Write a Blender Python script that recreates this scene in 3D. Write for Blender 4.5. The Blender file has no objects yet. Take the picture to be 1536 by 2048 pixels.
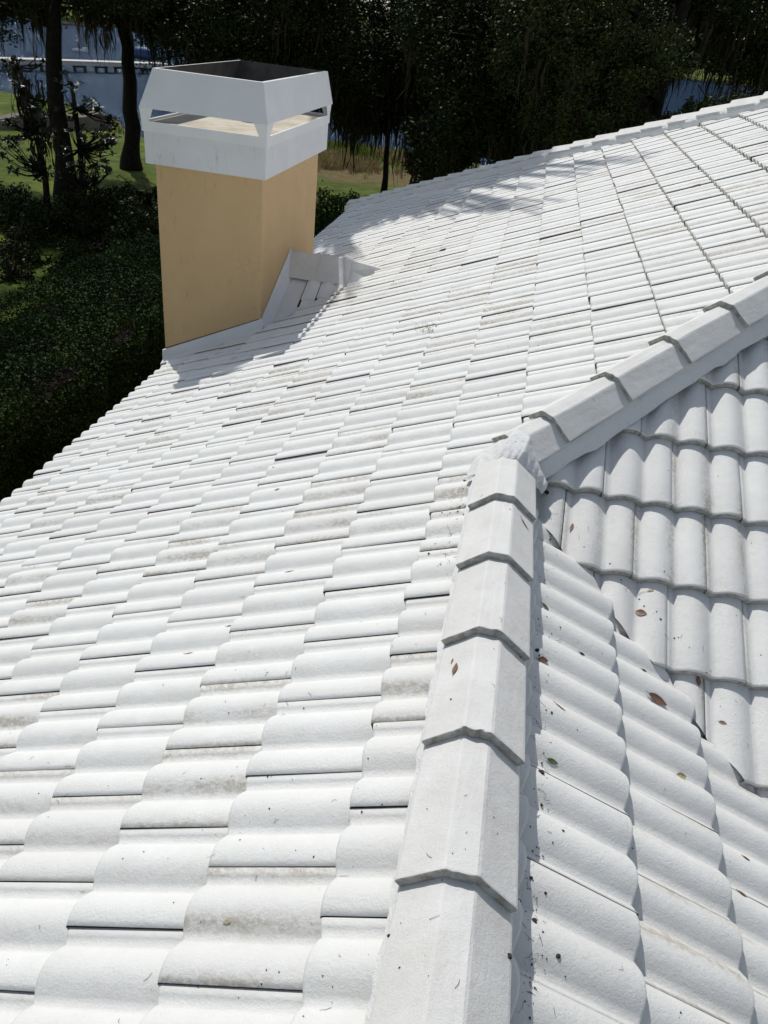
import bpy, bmesh, math, random
import numpy as np
from mathutils import Vector, Matrix
random.seed(7); rng = np.random.default_rng(7)
S = bpy.context.scene

# ------------------------------------------------------------------ camera
CAM = np.array([-.35979, -3.45814, 1.53124]); PITCH, ROLL, YAW = 1.00203, .118848, .12594
FPX = 1559.94
M = Matrix.Rotation(YAW, 3, 'Z') @ Matrix.Rotation(PITCH, 3, 'X') @ Matrix.Rotation(ROLL, 3, 'Z')
cam_d = bpy.data.cameras.new('camera'); cam = bpy.data.objects.new('camera', cam_d)
S.collection.objects.link(cam); S.camera = cam
cam_d.sensor_fit = 'HORIZONTAL'; cam_d.sensor_width = 36; cam_d.lens = FPX / 1536 * 36
cam_d.clip_start = .05; cam_d.clip_end = 3000
cam.matrix_world = Matrix.Translation(Vector(CAM)) @ M.to_4x4()
MR = np.array(M)
def ray(u, v): return MR @ np.array([(u - 768) / FPX, -(v - 1024) / FPX, -1.])
def aty(u, v, Y): d = ray(u, v); return CAM + d * (Y - CAM[1]) / d[1]      # the spot seen at (u, v), Y metres along the ridge
def atz(u, v, Z): d = ray(u, v); return CAM + d * (Z - CAM[2]) / d[2]

# ------------------------------------------------------------------ world, sun, exposure
SUN = Vector((.40, -.66, -1.0)).normalized()
W = bpy.data.worlds.new('World'); S.world = W; W.use_nodes = True
nt = W.node_tree; bg = nt.nodes['Background']
sky = nt.nodes.new('ShaderNodeTexSky'); sky.sky_type = 'NISHITA'; sky.sun_disc = False
sky.sun_elevation = math.asin(-SUN.z); sky.sun_rotation = math.atan2(-SUN.x, -SUN.y)
sky.air_density = 1.0; sky.dust_density = .6
hs = nt.nodes.new('ShaderNodeHueSaturation'); hs.inputs['Saturation'].default_value = .56
nt.links.new(sky.outputs[0], hs.inputs['Color']); nt.links.new(hs.outputs[0], bg.inputs[0]); bg.inputs[1].default_value = .098
sl = bpy.data.lights.new('sun', 'SUN'); sl.energy = 3.0; sl.angle = math.radians(.53); sl.color = (1, .968, .915)
so = bpy.data.objects.new('sun', sl); S.collection.objects.link(so)
so.rotation_euler = SUN.to_track_quat('-Z', 'Y').to_euler()
S.view_settings.view_transform = 'Standard'; S.view_settings.look = 'None'
S.view_settings.exposure = .12; S.view_settings.gamma = 1
S.cycles.max_bounces = 6; S.cycles.diffuse_bounces = 4; S.cycles.glossy_bounces = 3

# ------------------------------------------------------------------ helpers
def link(o, parent=None):
    S.collection.objects.link(o)
    if parent: o.parent = parent
    return o
def tag(o, label=None, cat=None, group=None, kind=None):
    for k, v in (('label', label), ('category', cat), ('group', group), ('kind', kind)):
        if v: o[k] = v
    return o
def empty(name, loc=(0, 0, 0)):
    o = bpy.data.objects.new(name, None); o.location = loc; o.empty_display_size = .2
    return link(o)
def raw(name, V, F, mats, parent=None, smooth=False, mi=None, attrs=None):
    """F: list of index arrays, one array (n, k) per face size"""
    me = bpy.data.meshes.new(name)
    V = np.asarray(V, float)
    if parent is not None and parent.type == 'EMPTY' or parent is not None: 
        V = V - np.array(wloc(parent))
    F = [np.asarray(f, int) for f in F if len(f)]
    tot = np.concatenate([np.full(len(f), f.shape[1]) for f in F]); idx = np.concatenate([f.ravel() for f in F])
    me.vertices.add(len(V)); me.vertices.foreach_set('co', V.ravel().astype(np.float32))
    me.loops.add(len(idx)); me.loops.foreach_set('vertex_index', idx.astype(np.int32))
    me.polygons.add(len(tot)); st = np.concatenate([[0], np.cumsum(tot)[:-1]])
    me.polygons.foreach_set('loop_start', st.astype(np.int32)); me.polygons.foreach_set('loop_total', tot.astype(np.int32))
    me.polygons.foreach_set('use_smooth', np.full(len(tot), bool(smooth)))
    if mi is not None: me.polygons.foreach_set('material_index', np.asarray(mi, np.int32))
    for m in (mats if isinstance(mats, (list, tuple)) else [mats]): me.materials.append(m)
    for nm, arr in (attrs or {}).items():
        a = me.color_attributes.new(nm, 'FLOAT_COLOR', 'POINT'); a.data.foreach_set('color', np.asarray(arr, np.float32).ravel())
    me.update(calc_edges=True); me.validate()
    return link(bpy.data.objects.new(name, me), parent)
def wloc(o):
    l = Vector((0, 0, 0))
    while o is not None: l += o.location; o = o.parent
    return l
class MB:
    def __init__(s): s.V = []; s.Q = []; s.T = []; s.n = 0
    def add(s, V, Q=(), T=()):
        s.V += [tuple(v) for v in V]; s.Q += [tuple(i + s.n for i in q) for q in Q]; s.T += [tuple(i + s.n for i in q) for q in T]; s.n += len(V)
    def box(s, a, b):
        x0, y0, z0 = a; x1, y1, z1 = b
        s.hexa([(x0, y0, z0), (x1, y0, z0), (x1, y1, z0), (x0, y1, z0), (x0, y0, z1), (x1, y0, z1), (x1, y1, z1), (x0, y1, z1)])
    def hexa(s, P):  # 4 bottom, 4 top
        s.add(P, [(3, 2, 1, 0), (4, 5, 6, 7), (0, 1, 5, 4), (1, 2, 6, 5), (2, 3, 7, 6), (3, 0, 4, 7)])
    def slab(s, P, t):  # flat quad/tri outline P thickened by vector t
        P = [Vector(p) for p in P]; t = Vector(t); n = len(P)
        V = P + [p + t for p in P]
        q = [(i, (i + 1) % n, n + (i + 1) % n, n + i) for i in range(n)]
        if n == 4: s.add(V, q + [(3, 2, 1, 0), (4, 5, 6, 7)])
        else: s.add(V, q, [(2, 1, 0), (3, 4, 5)])
    def tube(s, pts, rad, n=8, cap=True):
        pts = [Vector(p) for p in pts]; V = []; Q = []
        for i, p in enumerate(pts):
            d = (pts[min(i + 1, len(pts) - 1)] - pts[max(i - 1, 0)]).normalized()
            a = d.cross(Vector((0.3, 1, .2))).normalized(); b = d.cross(a)
            for k in range(n):
                th = 2 * math.pi * k / n; r = rad[i] * (1 + .07 * math.sin(3 * th + i * 1.3))
                V.append(p + a * math.cos(th) * r + b * math.sin(th) * r)
        for i in range(len(pts) - 1):
            for k in range(n): Q.append((i * n + k, i * n + (k + 1) % n, (i + 1) * n + (k + 1) % n, (i + 1) * n + k))
        m = len(V); T = []
        if cap:
            V.append(pts[-1]); V.append(pts[0]); L = (len(pts) - 1) * n
            T = [(L + k, L + (k + 1) % n, m) for k in range(n)] + [((k + 1) % n, k, m + 1) for k in range(n)]
        s.add(V, Q, T)
    def build(s, name, mat, parent=None, smooth=False, bevel=0):
        o = raw(name, s.V, [s.Q, s.T], mat, parent, smooth)
        bm = bmesh.new(); bm.from_mesh(o.data); bmesh.ops.recalc_face_normals(bm, faces=bm.faces)
        if bevel: bmesh.ops.bevel(bm, geom=bm.edges[:], offset=bevel, segments=2, affect='EDGES', clamp_overlap=True)
        bm.to_mesh(o.data); bm.free()
        return o
def fbm(P, f, seed=0):   # cheap smooth value noise on an (n,3) array, result about -1..1
    r = np.random.default_rng(seed); out = np.zeros(len(P))
    for k in range(6):
        d = r.normal(size=3); d /= np.linalg.norm(d); out += np.sin(P @ d * f * (1 + .37 * k) + r.uniform(0, 6.28)) * (.9 ** k)
    return out / 3.0

# ------------------------------------------------------------------ materials
class NT:
    def __init__(s, name):
        s.m = bpy.data.materials.new(name); s.m.use_nodes = True; s.t = s.m.node_tree; s.b = s.t.nodes['Principled BSDF']
    def n(s, t, **kw):
        o = s.t.nodes.new(t)
        for k, v in kw.items():
            if k in o.inputs.keys(): o.inputs[k].default_value = v
            else: setattr(o, k, v)
        return o
    def l(s, a, b): s.t.links.new(a, b)
    def coord(s, scale=(1, 1, 1), rot=(0, 0, 0), out='Object'):
        c = s.n('ShaderNodeTexCoord'); m = s.n('ShaderNodeMapping'); s.l(c.outputs[out], m.inputs[0])
        m.inputs['Scale'].default_value = scale; m.inputs['Rotation'].default_value = rot; return m.outputs[0]
    def noise(s, co, scale, detail=4, rough=.55):
        o = s.n('ShaderNodeTexNoise'); o.inputs['Scale'].default_value = scale; o.inputs['Detail'].default_value = detail; o.inputs['Roughness'].default_value = rough
        s.l(co, o.inputs['Vector']); return o.outputs['Fac']
    def ramp(s, f, stops):
        o = s.n('ShaderNodeValToRGB'); e = o.color_ramp.elements
        while len(e) < len(stops): e.new(.5)
        for k, (p, c) in enumerate(stops):
            e[k].position = p; e[k].color = (*c, 1) if hasattr(c, '__len__') else (c, c, c, 1)
        s.l(f, o.inputs[0]); return o.outputs[0]
    def mix(s, f, a, b, mode='MIX'):
        o = s.n('ShaderNodeMix', data_type='RGBA', blend_type=mode)
        for v, i in ((f, 0), (a, 6), (b, 7)):
            if hasattr(v, 'links'): s.l(v, o.inputs[i])
            else: o.inputs[i].default_value = v if i == 0 else (*v, 1)
        return o.outputs[2]
    def math(s, op, a, b=0.):
        o = s.n('ShaderNodeMath', operation=op)
        for v, i in ((a, 0), (b, 1)):
            if hasattr(v, 'links'): s.l(v, o.inputs[i])
            else: o.inputs[i].default_value = v
        return o.outputs[0]
    def bump(s, h, strength, dist, prev=None):
        o = s.n('ShaderNodeBump'); o.inputs['Strength'].default_value = strength; o.inputs['Distance'].default_value = dist
        s.l(h, o.inputs['Height'])
        if prev: s.l(prev, o.inputs['Normal'])
        return o.outputs[0]
    def done(s, col, rough=.6, normal=None, spec=.5):
        if hasattr(col, 'links'): s.l(col, s.b.inputs['Base Color'])
        else: s.b.inputs['Base Color'].default_value = (*col, 1)
        if hasattr(rough, 'links'): s.l(rough, s.b.inputs['Roughness'])
        else: s.b.inputs['Roughness'].default_value = rough
        s.b.inputs['Specular IOR Level'].default_value = spec
        if normal: s.l(normal, s.b.inputs['Normal'])
        return s.m
MAT = {}
def mk_tile(name, stretch):
    m = NT(name); co = m.coord(); cs = m.coord(stretch)
    at = m.n('ShaderNodeAttribute', attribute_name='tile'); sp = m.n('ShaderNodeSeparateColor'); m.l(at.outputs['Color'], sp.inputs[0])
    rnd, flank, stain = sp.outputs[0], sp.outputs[1], sp.outputs[2]
    big = m.noise(co, 1.1, 3); mid = m.noise(co, 9, 5, .6); fine = m.noise(co, 60, 6, .7)
    col = m.mix(m.ramp(mid, [(.3, 0), (.75, 1)]), (.80, .806, .785), (.735, .74, .718))
    col = m.mix(m.math('MULTIPLY', rnd, .5), col, (.69, .685, .665))
    # mildew: along the rolls' flanks on some tiles, streaky
    blot = m.ramp(m.noise(cs, 7.5, 7, .72), [(.38, 0), (.66, 1)])
    gr = m.ramp(m.noise(m.coord(tuple(.55 + .45 * q for q in stretch)), 70, 5, .7), [(.36, .05), (.60, 1)])
    msk = m.math('MULTIPLY', m.math('MULTIPLY', m.math('MULTIPLY', blot, flank), stain), gr)
    col = m.mix(m.math('MINIMUM', m.math('MULTIPLY', msk, 1.7), .62), col, (.36, .305, .215))
    dirt = m.ramp(m.noise(co, 26, 5, .75), [(.66, 0), (.74, 1)])
    col = m.mix(m.math('MULTIPLY', m.math('MULTIPLY', dirt, flank), .28), col, (.42, .37, .27))
    vein = m.n('ShaderNodeTexVoronoi', feature='DISTANCE_TO_EDGE'); vein.inputs['Scale'].default_value = 85; m.l(co, vein.inputs['Vector'])
    b = m.bump(m.noise(co, 520, 3, .6), .35, .0012)
    b = m.bump(m.noise(co, 130, 6, .78), .7, .0042, b)
    b = m.bump(m.noise(co, 24, 4, .6), .45, .006, b)
    return m.done(col, m.ramp(mid, [(.2, .5), (.8, .68)]), b, .4)
def mk_cap():
    m = NT('white painted ridge tile'); co = m.coord()
    mid = m.noise(co, 7, 5, .6)
    col = m.mix(m.ramp(mid, [(.35, 0), (.7, 1)]), (.72, .717, .70), (.63, .625, .60))
    col = m.mix(m.math('MULTIPLY', m.ramp(m.noise(co, 3, 4), [(.55, 0), (.75, 1)]), .3), col, (.60, .57, .53))
    v = m.n('ShaderNodeTexVoronoi', feature='DISTANCE_TO_EDGE'); v.inputs['Scale'].default_value = 70
    nz = m.n('ShaderNodeTexNoise'); nz.inputs['Scale'].default_value = 40; m.l(co, nz.inputs['Vector'])
    w = m.n('ShaderNodeMix', data_type='VECTOR'); w.inputs[0].default_value = .04; m.l(co, w.inputs[4]); m.l(nz.outputs['Color'], w.inputs[5]); m.l(w.outputs[1], v.inputs['Vector'])
    cr = m.ramp(v.outputs['Distance'], [(.0, 0), (.06, 1)])
    b = m.bump(cr, .3, .0012); b = m.bump(m.noise(co, 260, 6, .75), .7, .003, b); b = m.bump(m.noise(co, 60, 5, .7), .4, .004, b); b = m.bump(m.noise(co, 14, 3), .35, .01, b)
    return m.done(col, .6, b, .35)
def mk_concrete():
    m = NT('bare concrete edge'); co = m.coord()
    col = m.mix(m.ramp(m.noise(co, 35, 6, .7), [(.35, 0), (.62, 1)]), (.50, .495, .475), (.27, .26, .225))
    return m.done(col, .85, m.bump(m.noise(co, 160, 4, .7), .6, .003), .2)
def mk_mortar():
    m = NT('painted mortar'); co = m.coord()
    col = m.mix(m.ramp(m.noise(co, 28, 6, .7), [(.64, 0), (.72, 1)]), (.80, .80, .80), (.34, .32, .28))
    b = m.bump(m.noise(co, 95, 6, .75), .7, .01); b = m.bump(m.noise(co, 22, 4, .6), .5, .012, b)
    return m.done(col, m.ramp(m.noise(co, 18, 3), [(.3, .3), (.7, .6)]), b, .5)
def mk_rough_mortar():
    m = NT('rough trowelled mortar'); co = m.coord()
    col = m.mix(m.ramp(m.noise(co, 45, 5, .75), [(.6, 0), (.72, 1)]), (.76, .765, .76), (.58, .58, .56))
    b = m.bump(m.noise(co, 170, 6, .8), .8, .006); b = m.bump(m.noise(co, 45, 4, .6), .5, .01, b)
    return m.done(col, .5, b, .4)
def mk_stucco(name, c1, c2, dark, streak=.5):
    m = NT(name); co = m.coord()
    cs = m.coord((1, 1, .22))
    col = m.mix(m.ramp(m.noise(co, 2.5, 4), [(.3, 0), (.7, 1)]), c1, c2)
    st = m.math('MULTIPLY', m.ramp(m.noise(cs, 22, 6, .75), [(.57, 0), (.74, 1)]), m.ramp(m.noise(co, 3.2, 3), [(.45, 0), (.65, 1)]))
    col = m.mix(m.math('MULTIPLY', st, streak), col, dark)
    nz = m.n('ShaderNodeTexNoise'); nz.inputs['Scale'].default_value = 7; nz.inputs['Detail'].default_value = 4; m.l(co, nz.inputs['Vector'])
    wv = m.n('ShaderNodeMix', data_type='VECTOR'); wv.inputs[0].default_value = .12; m.l(co, wv.inputs[4]); m.l(nz.outputs['Color'], wv.inputs[5])
    vo = m.n('ShaderNodeTexVoronoi', feature='DISTANCE_TO_EDGE'); vo.inputs['Scale'].default_value = 11; m.l(wv.outputs[1], vo.inputs['Vector'])
    ck = m.math('MULTIPLY', m.ramp(vo.outputs['Distance'], [(0, 1), (.03, 0)]), m.ramp(m.noise(co, 1.7, 3), [(.56, 0), (.66, 1)]))
    col = m.mix(m.math('MULTIPLY', ck, streak * .4), col, dark)
    b = m.bump(m.noise(cs, 60, 6, .7), .45, .006); b = m.bump(m.noise(co, 9, 5, .6), .35, .012, b)
    return m.done(col, .8, b, .25)
def mk_plain(name, c, rough=.6, c2=None, sc=8, spec=.4, bump=0, metal=0):
    m = NT(name); co = m.coord()
    col = m.mix(m.ramp(m.noise(co, sc, 5, .6), [(.35, 0), (.65, 1)]), c, c2 or tuple(x * .75 for x in c))
    m.b.inputs['Metallic'].default_value = metal
    return m.done(col, rough, m.bump(m.noise(co, sc * 6, 4, .6), .4, bump) if bump else None, spec)
def mk_leaf(name, c1, c2, rough=.5, sc=.6, spec=.06):
    m = NT(name); co = m.coord()
    a = m.noise(co, sc, 3); b = m.noise(co, 9, 2)
    col = m.mix(m.ramp(a, [(.35, 0), (.65, 1)]), c1, c2)
    col = m.mix(m.math('MULTIPLY', m.ramp(b, [(.5, 0), (.7, 1)]), .5), col, tuple(min(1, x * 1.5) for x in c2))
    return m.done(col, rough, None, spec)
MAT['tile'] = mk_tile('white painted tile', (.38, 1, 1)); MAT['tile_end'] = mk_tile('white painted tile of the end slope', (1, .38, 1)); MAT['cap'] = mk_cap(); MAT['concrete'] = mk_concrete(); MAT['mortar'] = mk_mortar(); MAT['rough'] = mk_rough_mortar()
MAT['tan'] = mk_stucco('tan stucco', (.62, .435, .235), (.57, .395, .21), (.22, .155, .09), .7)
MAT['wstucco'] = mk_stucco('white stucco', (.74, .745, .75), (.68, .685, .69), (.26, .255, .25), .6)
MAT['hood'] = mk_stucco('white painted sheet metal', (.80, .80, .79), (.74, .74, .735), (.55, .55, .55), .4)
MAT['soot'] = mk_plain('sooty metal', (.065, .063, .06), .6, (.03, .028, .027), 6)
MAT['slab'] = mk_plain('stained cream cement', (.62, .57, .47), .8, (.42, .36, .26), 3.5, bump=.004)
MAT['ash'] = mk_plain('soot', (.02, .018, .016), .9)
MAT['flash'] = mk_stucco('white painted flashing', (.76, .765, .77), (.69, .695, .70), (.42, .41, .39), .4)
MAT['wall'] = mk_stucco('cream wall stucco', (.60, .43, .24), (.55, .39, .21), (.3, .22, .15), .3)
MAT['wood'] = mk_plain('grey weathered wood', (.55, .53, .50), .7, (.35, .33, .30), 5)
MAT['darkwood'] = mk_plain('dark wet timber', (.06, .055, .05), .8)
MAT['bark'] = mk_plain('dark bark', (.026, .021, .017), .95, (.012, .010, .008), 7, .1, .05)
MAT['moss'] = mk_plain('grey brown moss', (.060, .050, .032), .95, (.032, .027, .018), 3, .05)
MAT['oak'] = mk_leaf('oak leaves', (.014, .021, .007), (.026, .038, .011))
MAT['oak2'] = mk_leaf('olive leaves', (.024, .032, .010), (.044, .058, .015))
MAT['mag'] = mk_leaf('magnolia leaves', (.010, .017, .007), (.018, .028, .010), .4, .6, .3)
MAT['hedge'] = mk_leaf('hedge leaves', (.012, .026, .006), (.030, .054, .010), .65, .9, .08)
MAT['reed'] = mk_plain('dry grass', (.44, .35, .19), .9, (.26, .20, .10), 3, .1)
MAT['reedg'] = mk_plain('green marsh grass', (.22, .29, .05), .9, (.14, .20, .035), 3, .1)
MAT['stone'] = mk_plain('sandy stone', (.20, .18, .15), .9, (.12, .105, .085), 2.5, .2, .03)
MAT['blue'] = mk_plain('blue canvas', (.02, .07, .22), .6)
MAT['whitep'] = mk_plain('white shirt', (.7, .7, .72), .7, (.6, .6, .65))
MAT['skin'] = mk_plain('skin', (.45, .28, .2), .6)
MAT['dead'] = mk_plain('dry brown leaf', (.25, .14, .085), .5, (.13, .07, .045), 60, .4, .002)
MAT['pale'] = mk_plain('pale tan leaf', (.50, .42, .25), .7, (.36, .28, .15), 70, .3, .002)
MAT['green'] = mk_plain('fallen green leaf', (.13, .17, .06), .5, (.09, .12, .05), 60, .4, .002)
MAT['gap_dark'] = mk_plain('black for gap shade and sealant', (.035, .03, .026), .95, (.02, .018, .015), 40)  # black stands in for shade inside open tile gaps; also colours the sealant
MAT['dark'] = mk_plain('dark debris', (.05, .042, .034), .9, (.02, .018, .015), 60)

# ------------------------------------------------------------------ roof geometry
s = .5016; CN = math.sqrt(1 + s * s); KX = .339; TW = .3048; KD = KX * CN
XR = -.266; XC = XR + .035
house = tag(empty('house', (0, 4, -5.2)), 'house with a white painted tile roof and a tan stucco chimney at the eave', 'house')
def prof(u):      # height of the double roll across one tile, u from the joint
    ph = ((u / (TW / 2)) - .22) % 1
    q = np.sin(np.pi * ph)
    return .034 * np.clip((q - .16) / .84, 0, 1) ** .72
T_BUTT = .035
def tile_field(name, A, D, N, origins, clips, label, dirty=.42, mat='tile'):
    A, D, N = (np.array(v, float) for v in (A, D, N))
    nu = 19; us = np.linspace(0, 1, nu) * (TW - .0018) + .0009
    hu = prof(us); hu = hu + np.interp(us, [0, .03, .06, TW - .03, TW], [-.0012, -.0003, 0, .0, .0004])
    vs = [(-.004, -.0318), (-.001, -.006), (.003, -.0015), (.010, .0), (KD * .5, None), (KD + .045, None)]
    nv = len(vs)
    O = np.array(origins); nt_ = len(O)
    O = O + rng.normal(0, .0008, nt_)[:, None] * A
    dz = rng.normal(0, .0007, nt_); tilt = rng.normal(0, .0012, nt_); dv = rng.normal(0, .003, nt_); cant = rng.normal(0, .004, nt_); skew = rng.normal(0, .004, nt_)
    V = np.zeros((nt_, nv + 2, nu, 3)); att = np.zeros((nt_, nv + 2, nu, 4)); att[..., 3] = 1
    stain = np.where(rng.random(nt_) < dirty, rng.uniform(.2, 1, nt_) ** 1.4, rng.uniform(0, .14, nt_))
    rv = rng.random(nt_) ** 2
    ph = ((us / (TW / 2)) - .22) % 1
    fl = np.clip(np.exp(-((ph - .80) / .14) ** 2) + .2 * np.exp(-((ph - .05) / .10) ** 2), 0, 1)
    for r, (v, off) in enumerate(vs):
        base = T_BUTT * (1 - max(v, 0) / KD) + (off or 0)
        h = hu[None, :] + base + dz[:, None] + tilt[:, None] * (1 - v / KD) + cant[:, None] * (us[None, :] - TW / 2)
        V[:, r] = O[:, None, :] + us[None, :, None] * A + (v + dv[:, None] + skew[:, None] * us[None, :])[..., None] * D + h[..., None] * N
    for r, (src, uo) in enumerate(((0, None), (0, None))): pass
    # side skirts: first and last column duplicated one row set down (stored as two extra rows of nu verts, only nv used)
    V[:, nv, :nv] = V[:, :nv, 0] - .013 * N; V[:, nv + 1, :nv] = V[:, :nv, nu - 1] - .013 * N
    V[:, nv, nv:] = V[:, nv, :1]; V[:, nv + 1, nv:] = V[:, nv + 1, :1]
    att[..., 0] = rv[:, None, None]; att[..., 2] = stain[:, None, None]; att[:, :nv, :, 1] = fl[None, None, :]
    P = (nv + 2) * nu
    q = []; mi = []
    for r in range(nv - 1):
        for c in range(nu - 1):
            q.append((r * nu + c, r * nu + c + 1, (r + 1) * nu + c + 1, (r + 1) * nu + c)); mi.append(1 if r == 0 else 0)
    for r in range(nv - 1):
        q.append((r * nu, (r + 1) * nu, nv * nu + r + 1, nv * nu + r)); mi.append(2)
        q.append((r * nu + nu - 1, (nv + 1) * nu + r, (nv + 1) * nu + r + 1, (r + 1) * nu + nu - 1)); mi.append(2)  # skirt faces coloured black, painting shade into the joint gaps
    q = np.array(q)
    F = (q[None] + (np.arange(nt_) * P)[:, None, None]).reshape(-1, 4)
    o = raw(name, V.reshape(-1, 3), [F], [MAT[mat], MAT['concrete'], MAT['gap_dark']], house, True, np.tile(mi, nt_), {'tile': att.reshape(-1, 4)})
    bm = bmesh.new(); bm.from_mesh(o.data)
    off = Vector(wloc(house))
    for sel, co, no in clips:
        geom = bm.verts[:] + bm.edges[:] + bm.faces[:]
        if sel is not None:
            fs = [f for f in bm.faces if sel(f.calc_center_median() + off)]
            es = {e for f in fs for e in f.edges}; vv = {v for f in fs for v in f.verts}; geom = list(vv) + list(es) + fs
        bmesh.ops.bisect_plane(bm, geom=geom, plane_co=Vector(co) - off, plane_no=Vector(no), clear_outer=True)
    loose = [v for v in bm.verts if not v.link_faces]; bmesh.ops.delete(bm, geom=loose, context='VERTS')
    bm.to_mesh(o.data); bm.free()
    o['label'] = label
    return o
H0 = -.053
def up(n): return np.array(n) / np.linalg.norm(n)
# left slope
N1 = up((-s, 0, 1)); D1 = up((1, 0, s)); o1 = []; o1b = []
for k in range(-15, 11):
    x = -(.5233 + KX * k)
    for j in range(-8, 56):
        y = -2.600 + TW * (j + (.5 if k % 2 == 0 else 0))
        if y < -4.3 or x + y > 9.9 or (x > XC and y < x - .1) or y > 13.6: continue
        if x > -.75 and y < .2 and y > -.9: pass
        p = np.array((x, y, s * x)) + H0 * N1
        (o1 if y - TW / 2 < XC - .02 else o1b).append(p)
tile_field('tiled_slope', (0, -1, 0), D1, N1, o1, [(None, (XC - .06, 0, 0), (1, 0, 0))], 'near part of the broad left roof slope beside the level ridge').name = 'tiled_slope'
tile_field('tiled_slope', (0, -1, 0), D1, N1, o1b, [(None, (-.04, .04, 0), (1, -1, 0)), (None, (9.30, 0, 0), (1, 1, 0)), (None, (0, 13.25, 0), (0, 1, 0))], 'broad left roof slope running up to the far hip')
# right slope of the wing (falls to the right)
N2 = up((s, 0, 1)); D2 = up((-1, 0, s)); o2 = []
for k in range(-2, 9):
    x = .2750 + KX * k
    for j in range(-4, 14):
        y = -.936 - TW * (j + (.5 if k % 2 else 0))
        if y < -4.4 or x + y > .3: continue
        o2.append(np.array((x, y, s * XR - s * (x - XR))) + H0 * N2)
VO = .03
tile_field('tiled_slope', (0, 1, 0), D2, N2, o2, [(None, (XC + .06, 0, 0), (-1, 0, 0)), (None, (2 * XR + VO, 0, 0), (1, 1, 0))], 'small right slope between the level ridge and the valley')
# end slope falling toward the viewer
N3 = up((0, -s, 1)); D3 = up((0, 1, s)); o3 = []
for m_ in range(-13, 12):
    y = .3451 - .3402 * m_
    for l in range(-8, 26):
        x = .2042 + TW * (l + (.5 if m_ % 2 else 0))
        if x > 6.5 or x < y - .5 or x + y < 2 * XR - .9 or y > 4.7: continue
        o3.append(np.array((x, y, s * y)) + H0 * N3)
tile_field('tiled_slope', (1, 0, 0), D3, N3, o3, [(None, (.045, -.045, 0), (-1, 1, 0)), (None, (2 * XR - VO, 0, 0), (-1, -1, 0))], 'right hand slope facing the viewer with brown stained tiles', .85, 'tile_end')
# underlay boards below the tiles, back slope
def sheet(P, t=.03): b = MB(); b.slab(P, (0, 0, -t)); return b
u0 = -.10
def z1(x): return s * x + u0
b = MB()
b.slab([(-3.93, -6, z1(-3.93)), (XR, -6, z1(XR)), (XR, XR, z1(XR)), (-3.93, 13.28, z1(-3.93))], (0, 0, -.04))
b.slab([(XR, XR, z1(XR)), (4.67, 4.67, z1(4.67)), (-3.93, 13.28, z1(-3.93))], (0, 0, -.045))
zr = s * XR
b.slab([(XR, -6, zr + u0), (3.9, -6, zr - s * (3.9 - XR) + u0), (3.9, 2 * XR - 3.9, zr - s * (3.9 - XR) + u0), (XR, XR, zr + u0)], (0, 0, -.05))
b.slab([(XR, XR, s * XR + u0), (3.9, 2 * XR - 3.9, s * (2 * XR - 3.9) + u0), (9, -4.4, -s * 4.4 + u0), (9, 4.67, s * 4.67 + u0)], (0, 0, -.055))
b.slab([(XR, XR, s * XR + u0), (9, 4.67, s * 4.67 + u0), (4.67, 4.67, s * 4.67 + u0)], (0, 0, -.055))
b.build('roof_underlay', MAT['darkwood'], house)
b = MB(); b.slab([(4.67, 4.67, s * 4.67 - .02), (9, 4.67, s * 4.67 - .02), (9, 13.28, s * (9.33 - 13.28) - .02), (-3.93, 13.28, s * (9.33 - 13.28) - .02)], (0, 0, -.06))
b.build('back_slope', MAT['flash'], house)
b = MB(); b.box((-3.55, -6, -5.6), (3.6, 12.9, -2.15)); b.box((3.61, -3.9, -5.6), (8.9, 12.9, -2.15)); b.build('wall', MAT['wall'], house)
b = MB(); b.box((-3.90, -6, -2.28), (-3.86, 13.2, -2.06)); b.box((-3.85, -6, -2.27), (-3.56, 13.2, -2.24)); b.build('fascia', MAT['wood'], house)

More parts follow.
